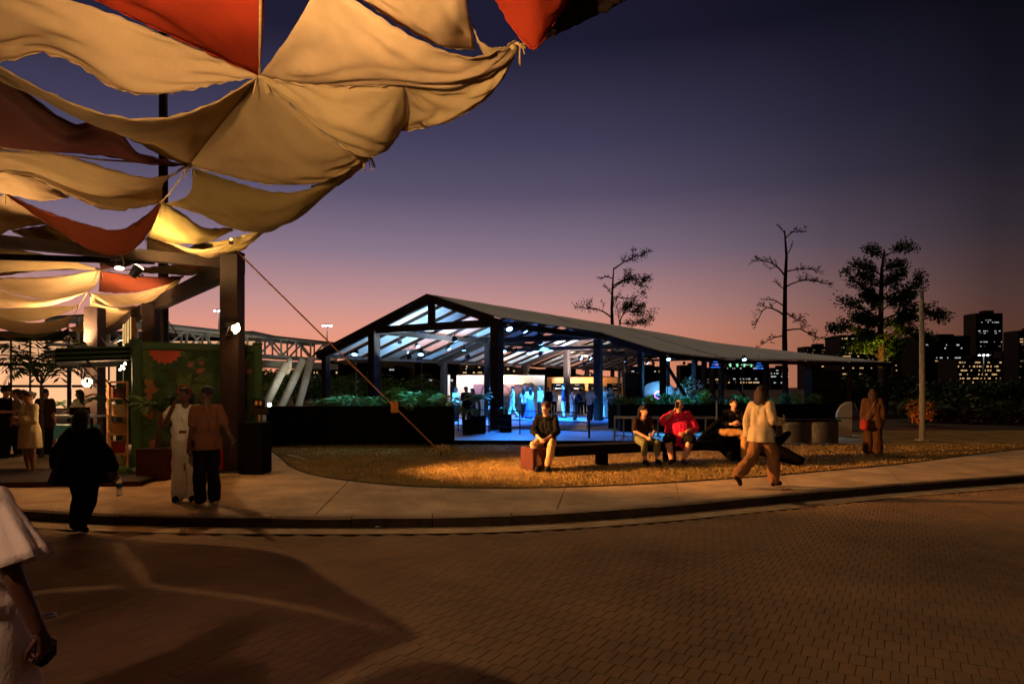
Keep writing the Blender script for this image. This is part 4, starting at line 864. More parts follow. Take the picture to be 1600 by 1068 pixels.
for lab, px, py, d in (('blue lit woven basket lamp hanging left under the wing', 1118, 569, 36), ('blue lit woven basket lamp hanging right under the wing', 1186, 571, 38)):
    t = thing('basket_lamp', lab, 'lamp', at(px,py,d))
    for k in range(7): b = MB(); z = .2-k*.07; r_ = .08+.03*k; b.tube([(r_*math.cos(a), r_*math.sin(a), z) for a in [i*.5236 for i in range(13)]], .016, 5, False); b.build('hoop', emit('basket_blue', (40,120,255), 1.2) if k % 2 else M['blackmetal'], t)
    b = MB(); b.tube([(0,0,.2), (0,0,.6)], .008, 5); b.build('cord', M['black'], t)

# ------------------------------------------------------------------ bench, log, metal planter, stone, lamp pole
bn = thing('bench', 'long dark timber bench with a red end block on the lawn', 'bench', (2.6,14.8,SWZ)); bo_ = bn.location.copy()
bp = [V(.45,14.05,0), V(1.6,14.75,0), V(2.9,15.35,0), V(4.3,15.75,0), V(5.3,15.9,0)]; bl = smooth_line(bp, 13)
b = MB(); b.cbox((.48-bo_.x,14.0-bo_.y,.235), (.42,.52,.47), R(28), .015); b.build('end_block', M['redwood'], bn)
b = MB(); b.beam(V(.62,14.1,.455+SWZ)-bo_, V(.9,14.28,.455+SWZ)-bo_, .5, .05); b.build('end_seat', M['darkwood'], bn)
for i in range(1, 12):
    b = MB(); p, q = bl[i], bl[i+1]; dd = nrm(q-p); b.beam(p+dd*.006+V(0,0,SWZ+.36)-bo_, q-dd*.006+V(0,0,SWZ+.36)-bo_, .5, .2); b.build('seat_block', mat('bench_timber', (22,17,15), .9, .3, 5, .4, 30, spec=.1), bn)
for i in (4, 8, 12): b = MB(); p = bl[i]; b.cbox((p.x-bo_.x, p.y-bo_.y,.13), (.16,.3,.26), .4, .01); b.build('leg', M['black'], bn)
lg = thing('log_seat', 'black charred forked log lying on the lawn beside the bench', 'log', (6.2,15.6,SWZ)); lo_ = lg.location.copy()
def lt(pts, rad, nm): b = MB(); b.tube([at(x,y,d)-lo_ for x, y, d in pts], rad, 10); 
lb = MB()
for pts, rad in (([(1092,694,16), (1112,690,15.9), (1140,684,15.7), (1175,690,15.5), (1200,694,15.4)], [.14,.24,.27,.24,.2]), ([(1190,692,15.4), (1212,690,15.4), (1233,676,15.6)], [.2,.12,.06]), ([(1185,696,15.3), (1215,706,15.1), (1240,716,14.9), (1256,722,14.8)], [.22,.17,.15,.1]), ([(1100,690,16), (1112,670,16.1), (1128,654,16.2)], [.16,.1,.06]), ([(1130,690,15.6), (1138,706,15.2), (1143,714,14.9)], [.2,.14,.08])):
    P = smooth_line([at(x,y,d)-lo_ for x, y, d in pts], 9); rr_ = []
    for i in range(9):
        f = i/8*(len(rad)-1); k = min(len(rad)-2, int(f)); rr_.append((rad[k]+(rad[k+1]-rad[k])*(f-k))*(1+.12*noise.noise(P[i]*3)))
    lb.tube(P, rr_, 10)
lb.build('limbs', mat('charred_wood', (14,12,11), .95, .4, 8, .6, 25, spec=.05), lg, True)
mp_ = thing('metal_planter', 'corrugated metal planter box with dark top at right of the lawn', 'planter', tuple(at(1256,0,20.8).xy)+(SWZ,)); mw = 1.75
for i in range(2):
    b = MB(); x0 = -mw/2+.1+i*.86
    n = 13
    for k in range(n): b.tube([(x0,-.3,.06+k*.045), (x0+.7,-.3,.06+k*.045)], .02, 6)
    b.box((x0+.35,-.28,.34), (.72,.02,.62)); b.build('corrugated_panel', M['galv'], mp_, True)
for x in (-mw/2,-mw/2+.86,mw/2-.05): b = MB(); b.box((x,-.29,.34), (.14,.1,.68)); b.build('post', M['darkwood'], mp_)
b = MB(); b.cbox((0,0,.70), (mw+.2,.75,.05), 0, .01); b.build('top', M['black'], mp_); b = MB(); b.box((mw/2,.02,.34), (.04,.6,.66)); b.build('end_panel', M['galv'], mp_)
sp_ = thing('standing_stone', 'pale rounded half disc panel standing by the pavilion end', 'panel', tuple(at(1322,0,23.5).xy)+(SWZ,))
b = MB(); b.slab([(-.28,-.02), (.2,-.02), (.2,.1), (-.28,.1)], 0, .62); b.build('base', M['cream'], sp_)
pts = [(.2,.62)]+[(.2-.5*math.sin(a), .62+.5*(1-math.cos(a)) if 0 else .62+.45*math.sin(a)*0+.5*(1-math.cos(a))) for a in []]
b = MB(); arc = [(.2,.66), (.2,1.2)]+[(.2-.52*math.sin(a), .66+.54*math.cos(a)) for a in [i*math.pi/2/8 for i in range(9)]]
b.add([(x,-.02,z) for x, z in arc]+[(x,.1,z) for x, z in arc], [tuple(range(len(arc))), tuple(range(2*len(arc)-1, len(arc)-1, -1))]+[(i, len(arc)+i, len(arc)+(i+1) % len(arc), (i+1) % len(arc)) for i in range(len(arc))]); b.build('quarter_disc', M['cream'], sp_)
lpole = thing('lamp_pole', 'slim pale pole standing alone at the right of the lawn', 'pole', tuple(at(1441,0,21.7).xy)+(SWZ,))
b = MB(); b.tube([(0,0,0), (0,0,2.5), (-.02,0,4.75)], [.09,.08,.065], 12); b.build('shaft', M['steelw'], lpole, True); b = MB(); b.cbox((0,0,4.76), (.28,.1,.05), 0, .01); b.build('cap', M['steelw'], lpole); b = MB(); b.cbox((0,0,.02), (.3,.3,.04), 0, .01); b.build('base_plate', M['steelw'], lpole)
b = MB(); p = pz(450,711,SWZ+.03); q = pz(478,718,SWZ+.03); b.tube([p, (p+q)/2+V(0,0,.01), q], [.025,.022,.015], 7); o = b.build('stick', M['steelw']); tag(o, 'pale stick lying on the grass at the left', 'stick')
# litter
for lab, px, py, z, w in (('scrap of white paper in the gutter', 585, 824, .02, .09), ('dry leaf lying on the road at left', 122, 886, .004, .07), ('dry leaf on the road beside the first', 160, 891, .004, .06), ('small white scrap far out on the paving', 1059, 929, .004, .03), ('leaf by the kerb at far left', 66, 812, .02, .07)):
    p = pz(px, py, z); b = MB(); b.add([(0,0,0), (w,.01,.012), (w*1.1,w*.5,.004), (.02,w*.55,.018)], [(0,1,2,3)]); o = b.build('litter', M['white'] if 'white' in lab else M['cardboard']); o.location = p; o.modifiers.new('thick', 'SOLIDIFY').thickness = .002; tag(o, lab, 'litter')
# ------------------------------------------------------------------ trees
def grow(b, lv, p, d, L, r, depth, rs, leafy=0, up=.12):
    n = 4; pts = [Vector(p)]; rad = [r]; dd = Vector(d)
    for k in range(n):
        dd = nrm(dd+V(rs.gauss(0,.16), rs.gauss(0,.16), rs.gauss(0,.12)+up*.3)); pts.append(pts[-1]+dd*L/n); rad.append(r*(1-.75*(k+1)/n)+.006)
    b.tube(pts, rad, 5 if depth < 2 else 6, True)
    if depth > 0:
        for k in range(4 if depth > 1 else 5):
            i = rs.randint(1, n); dv_ = nrm(dd+V(rs.gauss(0,.7), rs.gauss(0,.7), rs.gauss(.1,.5))); grow(b, lv, pts[i], dv_, L*rs.uniform(.4,.65), rad[i]*.7, depth-1, rs, leafy, up)
    else: lv.append((pts[-1], leafy))
def tree(label, d, trunk, limbs, tr=.22, tips=None, seed=1, leafm=('leafd',), lsize=.2, ln=8):
    """trunk and limbs as photo-space polylines at distance d, limbs given some depth of their own"""
    rs = random.Random(seed); base = at(trunk[0][0], HZY, d); t = thing('tree', label, 'tree', (base.x, d, 0)); o = V(base.x, d, 0)
    tp_ = [at(x,y,d)-o for x, y in trunk]; tp_ = [V(tp_[0].x,0,0)]+tp_; tb_ = MB(); n = len(tp_)
    tb_.tube(tp_, [tr*(1-.85*i/(n-1))+.02 for i in range(n)], 10)
    tk = tb_.build('trunk', M['barkd'], t, True); lv = []
    for pts, r, dep, lf in limbs:
        b = MB(); off_ = rs.uniform(-.9,.9); P = []
        for i, (x, y) in enumerate(pts):
            f = i/(len(pts)-1); q = at(x,y,d)-o; q.y += off_*f*2.0; P.append(q)
        P = smooth_line(P, 7) if len(P) > 2 else [P[0].lerp(P[1], i/6) for i in range(7)]
        r *= .72; b.tube(P, [r*(1-.8*i/6)+.012 for i in range(7)], 6)
        for i in range(2, 7):
            for k in range(2):
                dv_ = nrm((P[i]-P[i-1])*1.2/max(.01,(P[i]-P[i-1]).length)+V(rs.gauss(0,.6), rs.gauss(0,.8), rs.gauss(.15,.55))); grow(b, lv, P[i], dv_, (P[-1]-P[0]).length*rs.uniform(.12,.24), r*.33, dep, rs, lf)
        b.build('limb', M['barkd'], t)
    cb = MB()
    for p, lf in lv:
        if rs.random() < lf: blob(cb, p, (lsize*2.0,)*3, ln, lsize, rs, rs.randrange(len(leafm)), .1)
    if cb.v: cb.build('crown', [M[m] for m in leafm], t)
    return t
tree('bare topped tree rising behind the pavilion ridge', 64, [(957,520), (956,480), (957,450), (959,418)],
     [([(957,497), (940,486), (920,483), (902,481)], .10, 1, .35), ([(958,450), (972,440), (990,435), (1005,440)], .10, 3, .03), ([(958,446), (975,436), (992,432), (1008,448)], .08, 3, .03), ([(959,420), (975,410), (988,405), (998,404)], .09, 3, .02), ([(958,435), (950,432), (940,432)], .07, 2, .0), ([(957,462), (948,453), (941,450)], .06, 1, 0), ([(958,464), (975,465), (992,466)], .05, 1, 0), ([(958,480), (962,468), (972,458)], .05, 1, 0)], .20, seed=3)
tree('low leafy tree just behind the pavilion ridge', 66, [(968,530), (968,510), (970,500)], [([(968,506), (974,490), (990,485), (1012,490)], .09, 2, .45), ([(969,505), (985,506), (1005,506)], .07, 2, .3), ([(968,504), (966,485), (964,470)], .05, 1, .1), ([(969,500), (980,480), (998,480)], .06, 2, .4)], .14, seed=5)
tree('tall bare tree with wide crooked limbs right of the pavilion', 62, [(1227,600), (1226,520), (1227,440), (1229,400), (1226,360)],
     [([(1226,430), (1215,420), (1200,412), (1178,410)], .10, 2, .02), ([(1228,424), (1245,422), (1270,424)], .08, 2, 0), ([(1228,448), (1245,440), (1265,438), (1288,443)], .09, 2, .04), ([(1227,372), (1240,362), (1258,360)], .07, 2, 0), ([(1226,364), (1222,356), (1218,350)], .05, 1, 0), ([(1225,492), (1210,484), (1192,482), (1178,505)], .10, 2, .03), ([(1225,478), (1208,470), (1190,470)], .07, 1, 0), ([(1228,488), (1245,494), (1265,500)], .08, 2, .03), ([(1228,516), (1250,514), (1268,525), (1290,530)], .10, 2, .04), ([(1225,524), (1208,528), (1190,540)], .09, 2, 0), ([(1228,400), (1234,390), (1236,380)], .05, 1, 0), ([(1226,452), (1214,446), (1206,442)], .05, 1, 0)], .30, seed=8)
tree('big dark leafy tree lit gold from below at right', 60, [(1377,600), (1376,520), (1377,460), (1378,420), (1382,392)],
     [([(1377,470), (1362,455), (1345,448), (1330,435)], .12, 2, .28), ([(1378,470), (1395,458), (1412,455), (1428,440)], .12, 2, .35), ([(1378,430), (1365,420), (1345,412)], .09, 2, .22), ([(1378,425), (1395,415), (1415,412)], .09, 2, .25), ([(1380,405), (1370,396), (1355,392)], .07, 2, .18), ([(1381,402), (1395,392), (1408,396)], .07, 2, .18), ([(1377,500), (1355,488), (1335,480), (1318,476)], .13, 2, .35), ([(1378,500), (1400,490), (1420,485), (1440,498)], .13, 2, .5), ([(1377,530), (1355,515), (1335,512), (1318,510)], .13, 2, .5), ([(1378,530), (1400,520), (1422,522), (1440,530)], .13, 2, .6), ([(1377,560), (1360,545), (1340,545)], .12, 2, .7), ([(1378,560), (1395,548), (1412,552)], .12, 2, .7), ([(1378,450), (1390,440), (1405,430)], .08, 2, .3), ([(1377,450), (1365,440), (1350,430)], .08, 2, .3), ([(1377,485), (1366,474), (1352,466)], .08, 2, .6), ([(1378,485), (1390,472), (1404,468)], .08, 2, .6), ([(1377,515), (1364,502), (1348,498)], .08, 2, .7), ([(1378,515), (1392,505), (1408,502)], .08, 2, .7), ([(1377,545), (1362,532), (1344,530)], .09, 2, .7), ([(1378,545), (1394,536), (1412,538)], .09, 2, .7)], .34, seed=12, leafm=('leafd','leafd','leafm'), lsize=.27, ln=10)
floodlight('assumed golden uplight at the foot of the big leafy tree', at(1386,588,57), at(1366,535,60.3), 2400, (1,.50,.05), 60, .2, bracket=at(1386,604,57))  # lamp itself unseen, assumed from the gold light in the crown

# ------------------------------------------------------------------ far vegetation, hill, city
rs = random.Random(31)
for i, (px, d, rx, h, lab) in enumerate(((1412,55,3.0,2.9,'dark tall bush left of the pale pole'), (1462,50,3.4,2.2,'dark bush right of the pale pole'), (1505,60,4.5,2.5,'dark round bush under the tall tower'), (1556,58,4.4,2.3,'dark bush second from the right edge'), (1605,56,4.4,2.4,'dark bush at the right edge'), (1345,48,2.4,2.6,'dark bush behind the person with the bag'), (1490,38,3.0,1.3,'low dark ground shrub at right'), (1560,36,3.5,1.2,'low dark ground shrub at the right edge'))):
    bush(lab, tuple(at(px,0,d).xy)+(0,), (rx,rx*.7,h), 1300, .42, ('leafd',), 60+i, 9, 'bush', 'dark bushes right of the pavilion')
for i, (px, d, rx, h, lab) in enumerate(((425,64,3.5,3.6,'dim green tree mass left of the bridge legs'), (462,68,3.8,3.2,'dim green tree mass behind the bridge legs'), (520,70,4.2,2.9,'dark shrub mass right of the bridge legs'), (570,72,4.2,2.6,'dark shrub mass behind the left pavilion corner'), (625,74,4.5,3.2,'dark shrub mass behind the guy strap'), (680,74,4.0,2.6,'dark shrub mass left of the white bar'))):
    bush(lab, tuple(at(px,0,d).xy)+(0,), (rx,rx*.7,h), 1300, .45, ('leafd','leafm'), 80+i, 9, 'bush', 'dark shrubs behind the pavilion')
for i, (px, d, lab) in enumerate(((1424,34,'arching young palm left of the pale pole'), (1452,33,'arching young palm right of the pale pole'))):
    palm(lab, tuple(at(px,0,d).xy)+(SWZ,), 8, 1.5, .5, 'leafd', 1.2, w=.06)
t = bush('shrub glowing red in lamp light behind the pale pole', tuple(at(1437,0,30).xy)+(SWZ,), (.6,.4,1.25), 700, .14, ('leafm',), 99, 7, 'red_shrub')
floodlight('assumed small red uplight in front of the glowing shrub', tuple(at(1437,0,28.6).xy)+(SWZ+.12,), tuple(at(1437,0,30).xy)+(.9,), 480, (1,.05,.015), 80, .06, LRED)  # unseen lamp, assumed from the red light on the leaves
kz = thing('lit_kiosk', 'tiny lit kiosk far behind the person with the bag', 'kiosk', tuple(at(1395,0,60).xy)+(0,)); b = MB(); b.box((0,0,1.2), (2.6,1.5,2.4)); b.build('hut', M['bld2'], kz); b = MB(); b.box((-.1,-.78,1.0), (1.4,.04,1.1)); b.build('window', emit('kiosk_win', (200,160,60), .5), kz)
hp = MB(); P = []; prof = [(380,592), (440,580), (500,568), (560,558), (610,548), (650,546), (690,552), (750,566), (820,574), (900,584), (980,590)]
top = smooth_line([at(x,y,1700) for x, y in prof], 60)
V1 = []; 
for i, p in enumerate(top): V1 += [(p.x, 1500, -1), (p.x, 1600, p.z*.6+3*noise.noise(V(p.x*.02,1,0))), (p.x, 1700, p.z+5*noise.noise(V(p.x*.03,2,0))), (p.x, 2100, -1)]
hp.add(V1, [(i*4+j, i*4+4+j, i*4+5+j, i*4+1+j) for i in range(len(top)-1) for j in range(3)]); tag(hp.build('hill', M['hillm'], None, True), kind='structure')
WN = [LWIN, LWIN2, emit('window_dim', (220,180,130), .22)]
def tower(label, px0, px1, ytop, d, rows, cols, dens, seed, mats=(0,2), ybot=600, crown=None, roofbits=True):
    rs = random.Random(seed); x0, x1 = (px0-800)/FPX*d, (px1-800)/FPX*d; zt = EYE+(HZY-ytop)/FPX*d; w = x1-x0
    t = thing('office_tower', label, 'building', ((x0+x1)/2, d, 0)); b = MB(); b.box((0,w*.35,zt/2), (w,w*.7,zt)); b.build('block', M['bld'] if seed % 2 else M['bld2'], t)
    zb = max(4, EYE+(HZY-ybot)/FPX*d); gx = w/cols; gz = (zt-zb)/rows; W = [MB() for _ in WN]
    fl_ = max(2.8, gz*.55); nf = int((zt-zb)/fl_)
    for r in range(nf):
        if rs.random() > dens*1.25+.12: continue
        x = -w/2+w*.04*rs.random(); k = rs.choice(mats)
        while x < w*.46:
            L = gx*rs.choice((.35,.35,.6,.6,1.2)); 
            if rs.random() < dens+.12: W[k if rs.random() < .8 else rs.choice(mats)].box((x+L/2, -.12, zb+(r+.5)*fl_), (L*.86, .12, fl_*rs.uniform(.26,.42)))
            x += L+(gx*rs.uniform(.4,2.5) if rs.random() < .35 else gx*.08)
    for k, q in enumerate(W):
        if q.v: tag(q.build('lit_windows', WN[k], t), kind='stuff')
    b = MB(); b.box((w*.1,w*.3,zt+gz*.4), (w*.35,w*.3,gz*.8)); b.build('plant_room', M['bld'], t)
    if crown:
        b = MB()
        for k in range(6): b.box((-w*.42+k*w*.165,-.15,zt-gz*1.1), (w*.035,.15,gz*1.4))
        b.build('crown_lights', LGRN, t)
    return t
tower('wide dark tower block right of the pavilion end', 1258, 1300, 541, 700, 10, 12, .28, 1)
tower('broad tower block with lit floors behind the big leafy tree', 1314, 1392, 523, 650, 14, 16, .5, 3)
tower('lower block between leafy tree and pale pole', 1396, 1442, 548, 760, 9, 12, .3, 4, (0,1))
tower('wide block right of the pale pole with a bright window column', 1438, 1516, 524, 600, 18, 20, .16, 5, (0,1,1), 596)
tower('tallest dark tower on the right skyline', 1525, 1567, 489, 900, 18, 14, .26, 6, (1,2))
tower('low block with two bright window rows below the tallest tower', 1496, 1566, 560, 480, 6, 22, .55, 7, (0,), 603)
tower('dark stepped block left of the right edge tower', 1566, 1594, 548, 800, 10, 8, .18, 8)
tower('tower cut by the right edge of the picture', 1592, 1640, 516, 700, 14, 10, .4, 9)
tower('dark block under the pavilion wing, leftmost', 985, 1036, 572, 520, 8, 12, .12, 10, (0,1))
tower('dark block with orange windows under the pavilion wing', 1063, 1099, 570, 560, 7, 10, .18, 11)
tower('narrow dark block between the wing columns', 1104, 1128, 574, 600, 7, 7, .3, 12)
tower('brightly windowed block with green crown lights under the wing', 1136, 1202, 566, 540, 9, 20, .55, 13, (1,1,0), 600, True)
tower('dim block right of the green crowned one', 1204, 1232, 574, 620, 6, 8, .3, 14, (1,))
tower('pale dim block left under the pavilion eave', 484, 530, 566, 420, 7, 10, .28, 15, (0,1))
tower('brown block second from left under the pavilion eave', 532, 588, 570, 380, 6, 12, .10, 16)
tower('dark block left of the front pavilion columns', 596, 640, 574, 460, 7, 10, .14, 17, (0,1))
tower('large dark slab behind the left pavilion opening', 648, 716, 560, 340, 9, 14, .10, 18, (0,1))
tower('block with rows of orange windows behind the bar', 722, 772, 577, 420, 6, 16, .62, 19, (0,))
tower('dark block behind the kiosk row', 820, 900, 576, 500, 6, 14, .08, 20, (1,))
rs = random.Random(77); hb = MB(); hl = [MB(), MB()]
for k in range(26):
    px = rs.uniform(500, 930); top_y = 562+abs(px-650)*.05; y = rs.uniform(top_y+6, 592); d = 1480-rs.random()*60; p = at(px,y,d); w = rs.uniform(8,16)
    t = thing('hillside_house', '', 'house', (p.x, d, p.z)); t['label'] = 'tiny dark house with a lit window on the far hillside'; t['group'] = 'houses on the far hillside'
    b = MB(); b.box((0,0,0), (w,8,w*.7)); b.build('wall', M['bld2'], t); b = MB(); b.box((rs.uniform(-.25,.25)*w,-4.2,0), (w*.3,.3,w*.25)); b.build('window', WN[rs.choice((0,0,1))], t)

# ------------------------------------------------------------------ people
PEND = []
def rotz(v, a): c, s = math.cos(a), math.sin(a); return V(v[0]*c-v[1]*s, v[0]*s+v[1]*c, v[2])
STAND = dict(pel=(0,0,.94), che=(0,-.01,1.25), nec=(0,.0,1.42), hed=(0,-.015,1.57), shL=(.175,.0,1.375), elL=(.225,.02,1.10), wrL=(.235,-.05,.86), haL=(.235,-.07,.79), hiL=(.09,0,.91), knL=(.10,-.02,.50), anL=(.105,.03,.09), toL=(.12,-.12,.045))
SIT = dict(pel=(0,.0,.54), che=(0,-.01,.86), nec=(0,-.05,1.04), hed=(0,-.08,1.19), shL=(.175,-.03,.995), elL=(.24,-.12,.74), wrL=(.07,-.34,.62), haL=(.03,-.40,.59), hiL=(.10,-.02,.52), knL=(.15,-.42,.50), anL=(.12,-.40,.10), toL=(.14,-.55,.045))
def joints(base, over):
    J = {k: Vector(v) for k, v in base.items()}
    for k in list(J):
        if k.endswith('L'): J[k[:-1]+'R'] = V(-J[k].x, J[k].y, J[k].z)
    for k, v in (over or {}).items(): J[k] = Vector(v)
    return J
def vox(b, name, mats, parent, vs, wrinkle=0, sm=2, extra=None, seed=0):
    """capsules fused into one skin by a voxel remesh, done in one batch later"""
    o = b.build(name, mats, parent, True)
    m = o.modifiers.new('remesh', 'REMESH'); m.mode = 'VOXEL'; m.voxel_size = vs; m.use_smooth_shade = True
    if sm: q = o.modifiers.new('soft', 'SMOOTH'); q.iterations = sm; q.factor = .5
    PEND.append((o, wrinkle, extra, seed)); return o
def bake_people():
    bpy.context.view_layer.update(); dg = bpy.context.evaluated_depsgraph_get(); out = []
    for o, wr, ex, seed in PEND:
        out.append(bpy.data.meshes.new_from_object(o.evaluated_get(dg)))
    for (o, wr, ex, seed), me in zip(PEND, out):
        o.modifiers.clear(); old = o.data
        if wr:
            n = len(me.vertices); co = [0.0]*(3*n); me.vertices.foreach_get('co', co); no = [0.0]*(3*n); me.vertex_normals.foreach_get('vector', no)
            for i in range(0, 3*n, 3):
                x, y, z = co[i:i+3]; w = wr*(noise.noise((x*9+seed, y*9, z*5))+.6*noise.noise((x*22, y*22+seed, z*9)))
                co[i] += no[i]*w; co[i+1] += no[i+1]*w; co[i+2] += no[i+2]*w
            me.vertices.foreach_set('co', co)
        if ex:
            bm = bmesh.new(); bm.from_mesh(me); t = bpy.data.meshes.new('x'); t.from_pydata(ex.v, [], ex.f); t.polygons.foreach_set('material_index', ex.m); bm.from_mesh(t); bm.to_mesh(me); bm.free(); bpy.data.meshes.remove(t)
        me.materials.clear()
        for m in old.materials: me.materials.append(m)
        me.polygons.foreach_set('use_smooth', [True]*len(me.polygons)); me.update(); o.data = me; bpy.data.meshes.remove(old)
def hand(b, wr, ha, nrm_, side, curl=.5, spread=.0, mi=0):
    """palm, four unequal bent fingers and a thumb leaving the side of the palm"""
    d = nrm(ha-wr); n = Vector(nrm_); n = nrm(n-d*n.dot(d)); l = nrm(d.cross(n))*side
    for k in (-1, 0, 1): b.caps(wr+d*.015+l*k*.012, .016, wr+d*.085+l*k*.024, .014, 8, mi)
    for k, L in enumerate((.066,.076,.071,.056)):
        p = wr+d*.09+l*(.033-.022*k); c = curl*(.8+.12*k)
        a1 = nrm(d*math.cos(c*.8)+n*math.sin(c*.8)+l*(1.5-k)*spread); a2 = nrm(d*math.cos(c*1.9)+n*math.sin(c*1.9)); a3 = nrm(d*math.cos(c*2.7)+n*math.sin(c*2.7))
        q = p+a1*L*.5; r_ = q+a2*L*.32; b.caps(p, .0095, q, .0088, 7, mi); b.caps(q, .0088, r_, .008, 7, mi); b.caps(r_, .008, r_+a3*L*.24, .0068, 7, mi)
    p = wr+d*.03+l*.028; q = p+nrm(d*.7+l*.75+n*.35)*.042; b.caps(p, .012, q, .0105, 7, mi); b.caps(q, .0105, q+nrm(d*.95+l*.15+n*.5)*.034, .008, 7, mi)
def person(label, loc, heading, h, outfit, base=STAND, pose=None, skin='skinm', hair=('short','hairb'), look=(0,0), bulk=1.0, hires=True, group=None, curl=.5, seed=1, palmL=(-1,0,0), palmR=(1,0,0)):
    J = joints(base, pose); t = thing('person', label, 'person', tuple(loc), R(heading), group); t.scale = (h/1.7,)*3
    vs = .013 if hires else .024; sk = M[skin]; B = bulk
    sL = nrm(J['shL']-J['shR']); hL = nrm(J['hiL']-J['hiR'])
    def torso(b, inf, low=0.0, top=True):
        for s in (-1, 1):
            b.caps(J['che']+sL*s*.07*B, .093*B+inf, J['pel']+hL*s*.058*B+V(0,0,.06), .092*B+inf, 12)
            b.caps(J['pel']+hL*s*.065*B+V(0,0,.04), .096*B+inf, J['pel']+hL*s*.072*B+V(0,0,-low), .10*B+inf+(.012 if inf else 0), 12)
            if top: b.caps(J['che']+sL*s*.06+V(0,0,.03), .088*B+inf*.7, J['sh'+'RL'[s > 0]]-sL*s*.03-V(0,0,.012), .05+inf*.4, 10)
        if top:
            b.caps(J['che'], .10*B+inf, J['nec']-V(0,0,.05), .06+inf*.5, 10)
            for s in 'LR': b.caps(J['nec']-V(0,0,.035), .05+inf*.25, J['sh'+s].lerp(J['nec'], .25)-V(0,0,.005), .05+inf*.4, 10)
        if B > 1.2: b.ell(J['che'].lerp(J['pel'], .62)+V(0,-.06*B,0), (.17*B+inf, .13*B+inf, .17*B), 14, 9)
    def arm(b, s, inf, part=1.0, flare=0, r=1.0):
        S, E, W = J['sh'+s], J['el'+s], J['wr'+s]
        if part <= .5:
            b.caps(S, .048*r+inf*.8, S.lerp(E, part*2), .043*r+inf+flare, 10)
        else:
            b.caps(S, .048*r+inf*.8, E, .039*r+inf, 10); b.caps(E, .039*r+inf, E.lerp(W, part*2-1), .028*r+inf+flare, 10)
    def leg(b, s, inf, part=1.0, flare=0, r=1.0):
        H, K, A = J['hi'+s], J['kn'+s], J['an'+s]
        b.caps(H, .088*r+inf, K if part >= .5 else H.lerp(K, part*2), (.058*r if part >= .5 else .07*r)+inf, 12)
        if part > .5: b.caps(K, .058*r+inf, K.lerp(A, .35), .055*r+inf+flare*.3, 12); b.caps(K.lerp(A, .35), .055*r+inf+flare*.3, K.lerp(A, part*2-1), .036*r+inf+flare, 12)
    # head frame
    yaw, pit = R(look[0]), R(look[1]); HM = Matrix.Rotation(yaw, 3, 'Z') @ Matrix.Rotation(pit, 3, 'X'); Hc = J['hed']-V(0,0,.018)
    def hp_(x, y, z): return Hc+HM @ V(x, y, z)
    b = MB(); torso(b, 0)
    for s in 'LR': arm(b, s, 0, 1, 0, .5+.5*B if B > 1 else 1); leg(b, s, 0, 1, 0, .4+.6*B if B > 1 else 1)
    b.caps(J['nec']-V(0,0,.05), .062, J['nec'].lerp(Hc, .55), .054, 10)
    b.ell(hp_(0,.012,.045), (.076,.096,.088), 14, 10, rot=HM); b.ell(hp_(0,-.02,-.01), (.066,.075,.092), 14, 10, rot=HM); b.caps(hp_(0,-.055,-.072), .028, hp_(0,-.04,-.06), .04, 8)
    b.caps(hp_(0,-.092,.02), .010, hp_(0,-.106,-.018), .0145, 8); b.ell(hp_(.078,.01,.0), (.012,.022,.032), 8, 6, rot=HM); b.ell(hp_(-.078,.01,.0), (.012,.022,.032), 8, 6, rot=HM)
    ex = None
    if hires:
        ex = MB()
        for sgn in (-1, 1):
            ex.ell(hp_(sgn*.031,-.084,.022), (.014,.008,.008), 8, 6, 1, HM); ex.caps(hp_(sgn*.018,-.088,.042), .005, hp_(sgn*.045,-.080,.043), .0045, 6, 1)
        ex.caps(hp_(-.02,-.093,-.047), .006, hp_(.02,-.093,-.047), .006, 6, 2)
        for s, sg_, pn in (('L',1,palmL), ('R',-1,palmR)): hand(ex, J['wr'+s], J['ha'+s], pn, sg_, curl)
    else:
        for s in 'LR': b.caps(J['wr'+s], .03, J['ha'+s], .028, 8)
    if outfit.get('barefoot') or outfit.get('sandal'):
        for s in 'LR': b.caps(J['an'+s]-V(0,0,.03), .038, J['to'+s], .03, 8)
    vox(b, 'body', [sk, M['eye'], M['lip']], t, vs, 0, 2, ex)
    # hair
    kind, hm = hair
    if kind != 'none':
        b = MB()
        if kind == 'shaved': b.ell(hp_(0,.02,.06), (.082,.097,.084), 12, 9, rot=HM)
        else:
            b.ell(hp_(0,.024,.058), (.090,.104,.094), 14, 10, rot=HM)
            b.caps(hp_(-.05,-.055,.10), .026, hp_(.05,-.055,.10), .026, 8)
        if kind in ('long', 'bob', 'messy'):
            lo = {'long':-.30, 'bob':-.16, 'messy':-.2}[kind]
            for k in range(7):
                a = -1.25+k*.417; x, y = math.sin(a)*.085, .03+math.cos(a)*.075; b.caps(hp_(x,y,.03), .036, hp_(x*1.12,y+.01,lo*(.9+.1*math.cos(k*2.1+seed))), .026, 8)
        if kind == 'bun': b.ell(hp_(0,.11,.09), (.05,.05,.05), 10, 8)
        if outfit.get('lock'): b.caps(hp_(-.07,.07,-.05), .05, J['shR']+V(.02,.07,-.1), .045, 8)
        vox(b, 'hair', [M[hm]], t, .012 if hires else .022, .008 if hires else .004, 1, None, seed*3.1)
